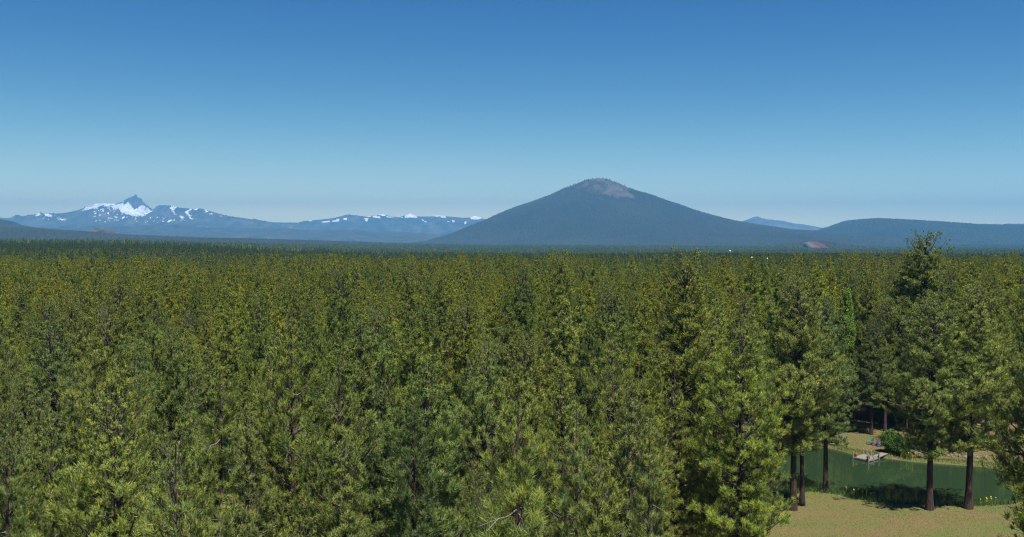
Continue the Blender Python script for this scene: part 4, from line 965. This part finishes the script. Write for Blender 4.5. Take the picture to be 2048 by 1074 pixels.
def post(p, h):
    b_ = MB(); b_.tube([p-o3+Vector((0, 0, -1.0)), p-o3+Vector((0, 0, h-.04)), p-o3+Vector((0, 0, h))], [.11, .105, .07], 8); b_.build('post', M_WOODG, e)
for f, g_, h in ((1, 0, .8), (0, 0, .85), (0, 1, .7), (1, 1, .85), (.5, 1.0, .8), (.78, 1, .8), (0, .5, .28)):
    post(B + ux*f*1.02 + uy*g_*1.02, h)
bank_ = Vector(gpt(1769, 906.5, .15)); r0 = B + uy*.93 + ux*.12
d = (bank_-r0); s_ = Vector((-d.y, d.x, 0)).normalized()
rp = MB(); nr = 11
for i in range(nr):
    p0 = r0 + d*(i/nr+.006) - o3 + Vector((0, 0, .06)); p1 = r0 + d*((i+1)/nr-.006) - o3 + Vector((0, 0, .06))
    q = [p0-s_*.55, p1-s_*.55, p1+s_*.55, p0+s_*.55]; lo = [v_-Vector((0, 0, .05)) for v_ in q]
    rp.add(lo+q, [(0, 1, 2, 3), (7, 6, 5, 4), (0, 4, 5, 1), (1, 5, 6, 2), (2, 6, 7, 3), (3, 7, 4, 0)])
rp.build('gangway', M_WOODG, e)
for sg in (-1, 1):
    hr = MB(); a0 = r0-o3+s_*.5*sg; a1 = bank_-o3+s_*.5*sg
    hr.tube([a0+Vector((0, 0, -.6)), a0+Vector((0, 0, .65))], .06, 6); hr.build('gangway_post', M_WOODG, e)
M_RED = mat_plain('dark_red_glaze', (.30, .05, .03), .5, 3, .1)
def flowerpot(p, lab, petal):
    e = empty('flower_pot', p); tag(e, lab, 'flower pot', 'flower pots on the dock')
    b_ = MB(); b_.tube([(0, 0, 0), (0, 0, .26), (0, 0, .3)], [.15, .22, .24], 12); b_.build('pot', M_RED, e)
    rng = np.random.default_rng(3); u = rng.normal(size=(28, 3)); u /= np.linalg.norm(u, axis=1, keepdims=True)
    C = u*[.2, .2, .13]+[0, 0, .38]; col = np.where(rng.random((28, 1)) < .5, np.array([petal]), np.array([[.06, .14, .03]]))
    V, F, c_ = leafy(rng, C, 10, .05, (.05, .05, .05), col); obj('flowers', mesh_np('pot_flowers', V, F, M_GRASS, c_), e)
p = B + ux*.93 + uy*.12 + Vector((0, 0, .004)); flowerpot(p, 'dark red pot of yellow flowers at the left corner of the dock', (.75, .45, .03))
p = B + ux*.08 + uy*.10 + Vector((0, 0, .004)); flowerpot(p, 'brownish flower pot beside the front corner post of the dock', (.28, .16, .05))

# ------------------------------------------------------------------ garden chairs with slatted backs
def chair_mat(nm, c): return mat_plain(nm, c, .55, 4, .08)
def slat_chair(px, py, col, lab, rz, grp, nm):
    g = gpt(px, py, 0); m = chair_mat(nm+'_paint', col)
    e = empty('garden_chair', (g[0], g[1], float(gz_pond(g[:1], g[1:2])[0]))); e.rotation_euler = (0, 0, rz); tag(e, lab, 'chair', grp)
    b_ = MB()                                                     # faces -x
    for k in range(6): b_.box((-.30+k*.105, 0, .36-.022*k), (.09, .56, .022), 0, .21)
    b_.build('seat', m, e)
    b_ = MB()
    for k in range(5):
        y_ = -.24+k*.12; h = .80 - .09*abs(k-2)*.8; b_.box((.33+.17*h/.8+.02, y_*1.05, .25+h*.5), (.022, .105, h), 0, .38)
    b_.box((.41, 0, .50), (.03, .58, .07), 0, .38); b_.build('backrest', m, e)
    for sg in (-1, 1):
        b_ = MB(); b_.box((.0, sg*.36, .56), (.72, .13, .025)); b_.build('arm', m, e)
        b_ = MB(); b_.box((-.33, sg*.33, .27), (.09, .025, .55)); b_.build('leg', m, e)
        b_ = MB(); b_.box((.12, sg*.29, .22), (.98, .025, .11), 0, .26); b_.build('leg', m, e)
TEAL = (.015, .20, .19); CORAL = (.30, .085, .06); BLUE = (.015, .065, .28)
slat_chair(1739.5, 889.5, TEAL, 'teal slatted garden chair, left of the three chairs in the tree shade', .25, 'chairs in the shade above the dock', 'teal')
slat_chair(1749, 891.5, CORAL, 'coral red slatted garden chair between the teal and the blue chair', .15, 'chairs in the shade above the dock', 'coral')
slat_chair(1758.5, 893.5, BLUE, 'deep blue slatted garden chair next to the lime green shrub', .2, 'chairs in the shade above the dock', 'blue')
slat_chair(1684.5, 880, (.04, .12, .24), 'light blue garden chair alone at the left end of the far lawn', 1.2, None, 'light_blue')
S.objects['garden_chair.003'].scale = (.8, .8, .8)
slat_chair(1826, 899, (.03, .11, .22), 'blue garden chair half hidden behind branches right of the shrub', .2, 'chairs behind the rock edging', 'sea_blue')
slat_chair(1841, 901, (.02, .13, .08), 'green garden chair half hidden behind branches above the rocks', .1, 'chairs behind the rock edging', 'green')
slat_chair(1860, 903, (.28, .07, .05), 'red garden chair glimpsed left of the lone trunk above the rocks', 2.6, 'chairs behind the rock edging', 'red')

# ------------------------------------------------------------------ small far things
g = gpt(1782, 1046, 0); b_ = MB(); b_.tube([(0, 0, 0), (.01, 0, .5), (.01, 0, .52)], [.03, .03, .02], 6); b_.box((.01, 0, .50), (.09, .03, .05))
o = b_.build('marker_stake', M_STEEL, None, False, (g[0], g[1], 0)); tag(o, 'small pale stake standing in the grass at the bottom right', 'stake')
g = at(1460, 501.2, 1350); zb = float(gz(g[0], g[1])); e = empty('mast', (g[0], g[1], zb)); tag(e, 'thin white mast with a wide flat head rising from the far forest', 'mast')
H_ = g[2]-zb; b_ = MB(); b_.tube([(0, 0, 0), (0, 0, H_-.5)], [.35, .25], 8); b_.build('pole', M_WHITE, e)
b_ = MB(); b_.tube([(0, 0, H_-1.2), (0, 0, H_-.7), (0, 0, H_+.1), (0, 0, H_+.4)], [.5, 1.25, 1.25, .5], 12); b_.build('head', M_WHITE, e)
g = at(1534.5, 516.5, 620); zb = float(gz(g[0], g[1])); H_ = g[2]-zb; e = empty('floodlight_pole', (g[0], g[1], zb)); tag(e, 'tall pole with a small white lamp head above the forest, right of the bird', 'lamp pole')
b_ = MB(); b_.tube([(0, 0, 0), (0, 0, H_-.4)], [.16, .09], 8); b_.build('pole', M_STEEL, e)
b_ = MB(); b_.box((0, 0, H_), (.55, .45, .75), 0, .15, 0, .75); b_.box((0, 0, H_-.45), (.3, .3, .2)); b_.build('lamp_head', M_WHITE, e)
# bird on the tip of its pine
g = at(1502.5, 521, 157.9); zt = g[2]
e = empty('bird', (g[0], g[1], zt)); tag(e, 'dark bird with a white head perched on the tip of a slim pine', 'bird')
b_ = MB(); b_.tube([(-.13, 0, -.02), (-.06, 0, .02), (.0, 0, .14), (.05, 0, .30), (.07, 0, .42)], [.02, .07, .12, .11, .05], 10)
b_.tube([(-.02, .05, .05), (0, .05, -.06)], .02, 5); b_.tube([(-.02, -.05, .05), (0, -.05, -.06)], .02, 5)
b_.build('body', M_BIRD, e, True)
b_ = MB(); b_.tube([(.07, 0, .38), (.07, 0, .44), (.09, 0, .52), (.11, 0, .57), (.11, 0, .6)], [.055, .085, .085, .06, .01], 10); b_.build('head', M_WHITE, e, True)
b_ = MB(); b_.tube([(.17, 0, .54), (.22, 0, .53), (.25, 0, .49)], [.03, .022, .004], 6); b_.build('beak', M_YEL, e)
# lookout tower on the cone
x0 = (1197-1024)/FPX*DB; zb = float(butte_h(np.array([x0]), np.array([DB]))[0]); e = empty('lookout_tower', (x0, DB, zb-1)); tag(e, 'tiny fire lookout tower on the summit of the cone mountain', 'tower')
for sx1 in (-1, 1):
    for sy1 in (-1, 1): b_ = MB(); b_.tube([(sx1*2.2, sy1*2.2, 0), (sx1*1.6, sy1*1.6, 8)], [.45, .35], 6); b_.build('leg', M_LIMB, e)
b_ = MB(); b_.box((0, 0, 9.6), (4.2, 4.2, 2.8)); b_.box((0, 0, 8.1), (5.4, 5.4, .25)); b_.build('cabin', M_LIMB, e)
b_ = MB(); b_.add([(-2.7, -2.7, 11.02), (2.7, -2.7, 11.02), (2.7, 2.7, 11.02), (-2.7, 2.7, 11.02), (0, 0, 12.2)], [(3, 2, 1, 0), (0, 1, 4), (1, 2, 4), (2, 3, 4), (3, 0, 4)]); b_.build('roof', M_LIMB, e)


# ------------------------------------------------------------------ haze
m, nt, N, L, b = newmat('haze_air'); N.remove(b)
v = N.new('ShaderNodeVolumePrincipled'); v.inputs['Color'].default_value = (.122, .42, .76, 1); v.inputs['Density'].default_value = 7.5e-5; v.inputs['Anisotropy'].default_value = 0.1
L.new(v.outputs[0], N['Material Output'].inputs['Volume'])
hb = MB(); hb.box((0, 9500, 470), (48000, 29000, 1030))
tag(hb.build('haze', m), kind='stuff')
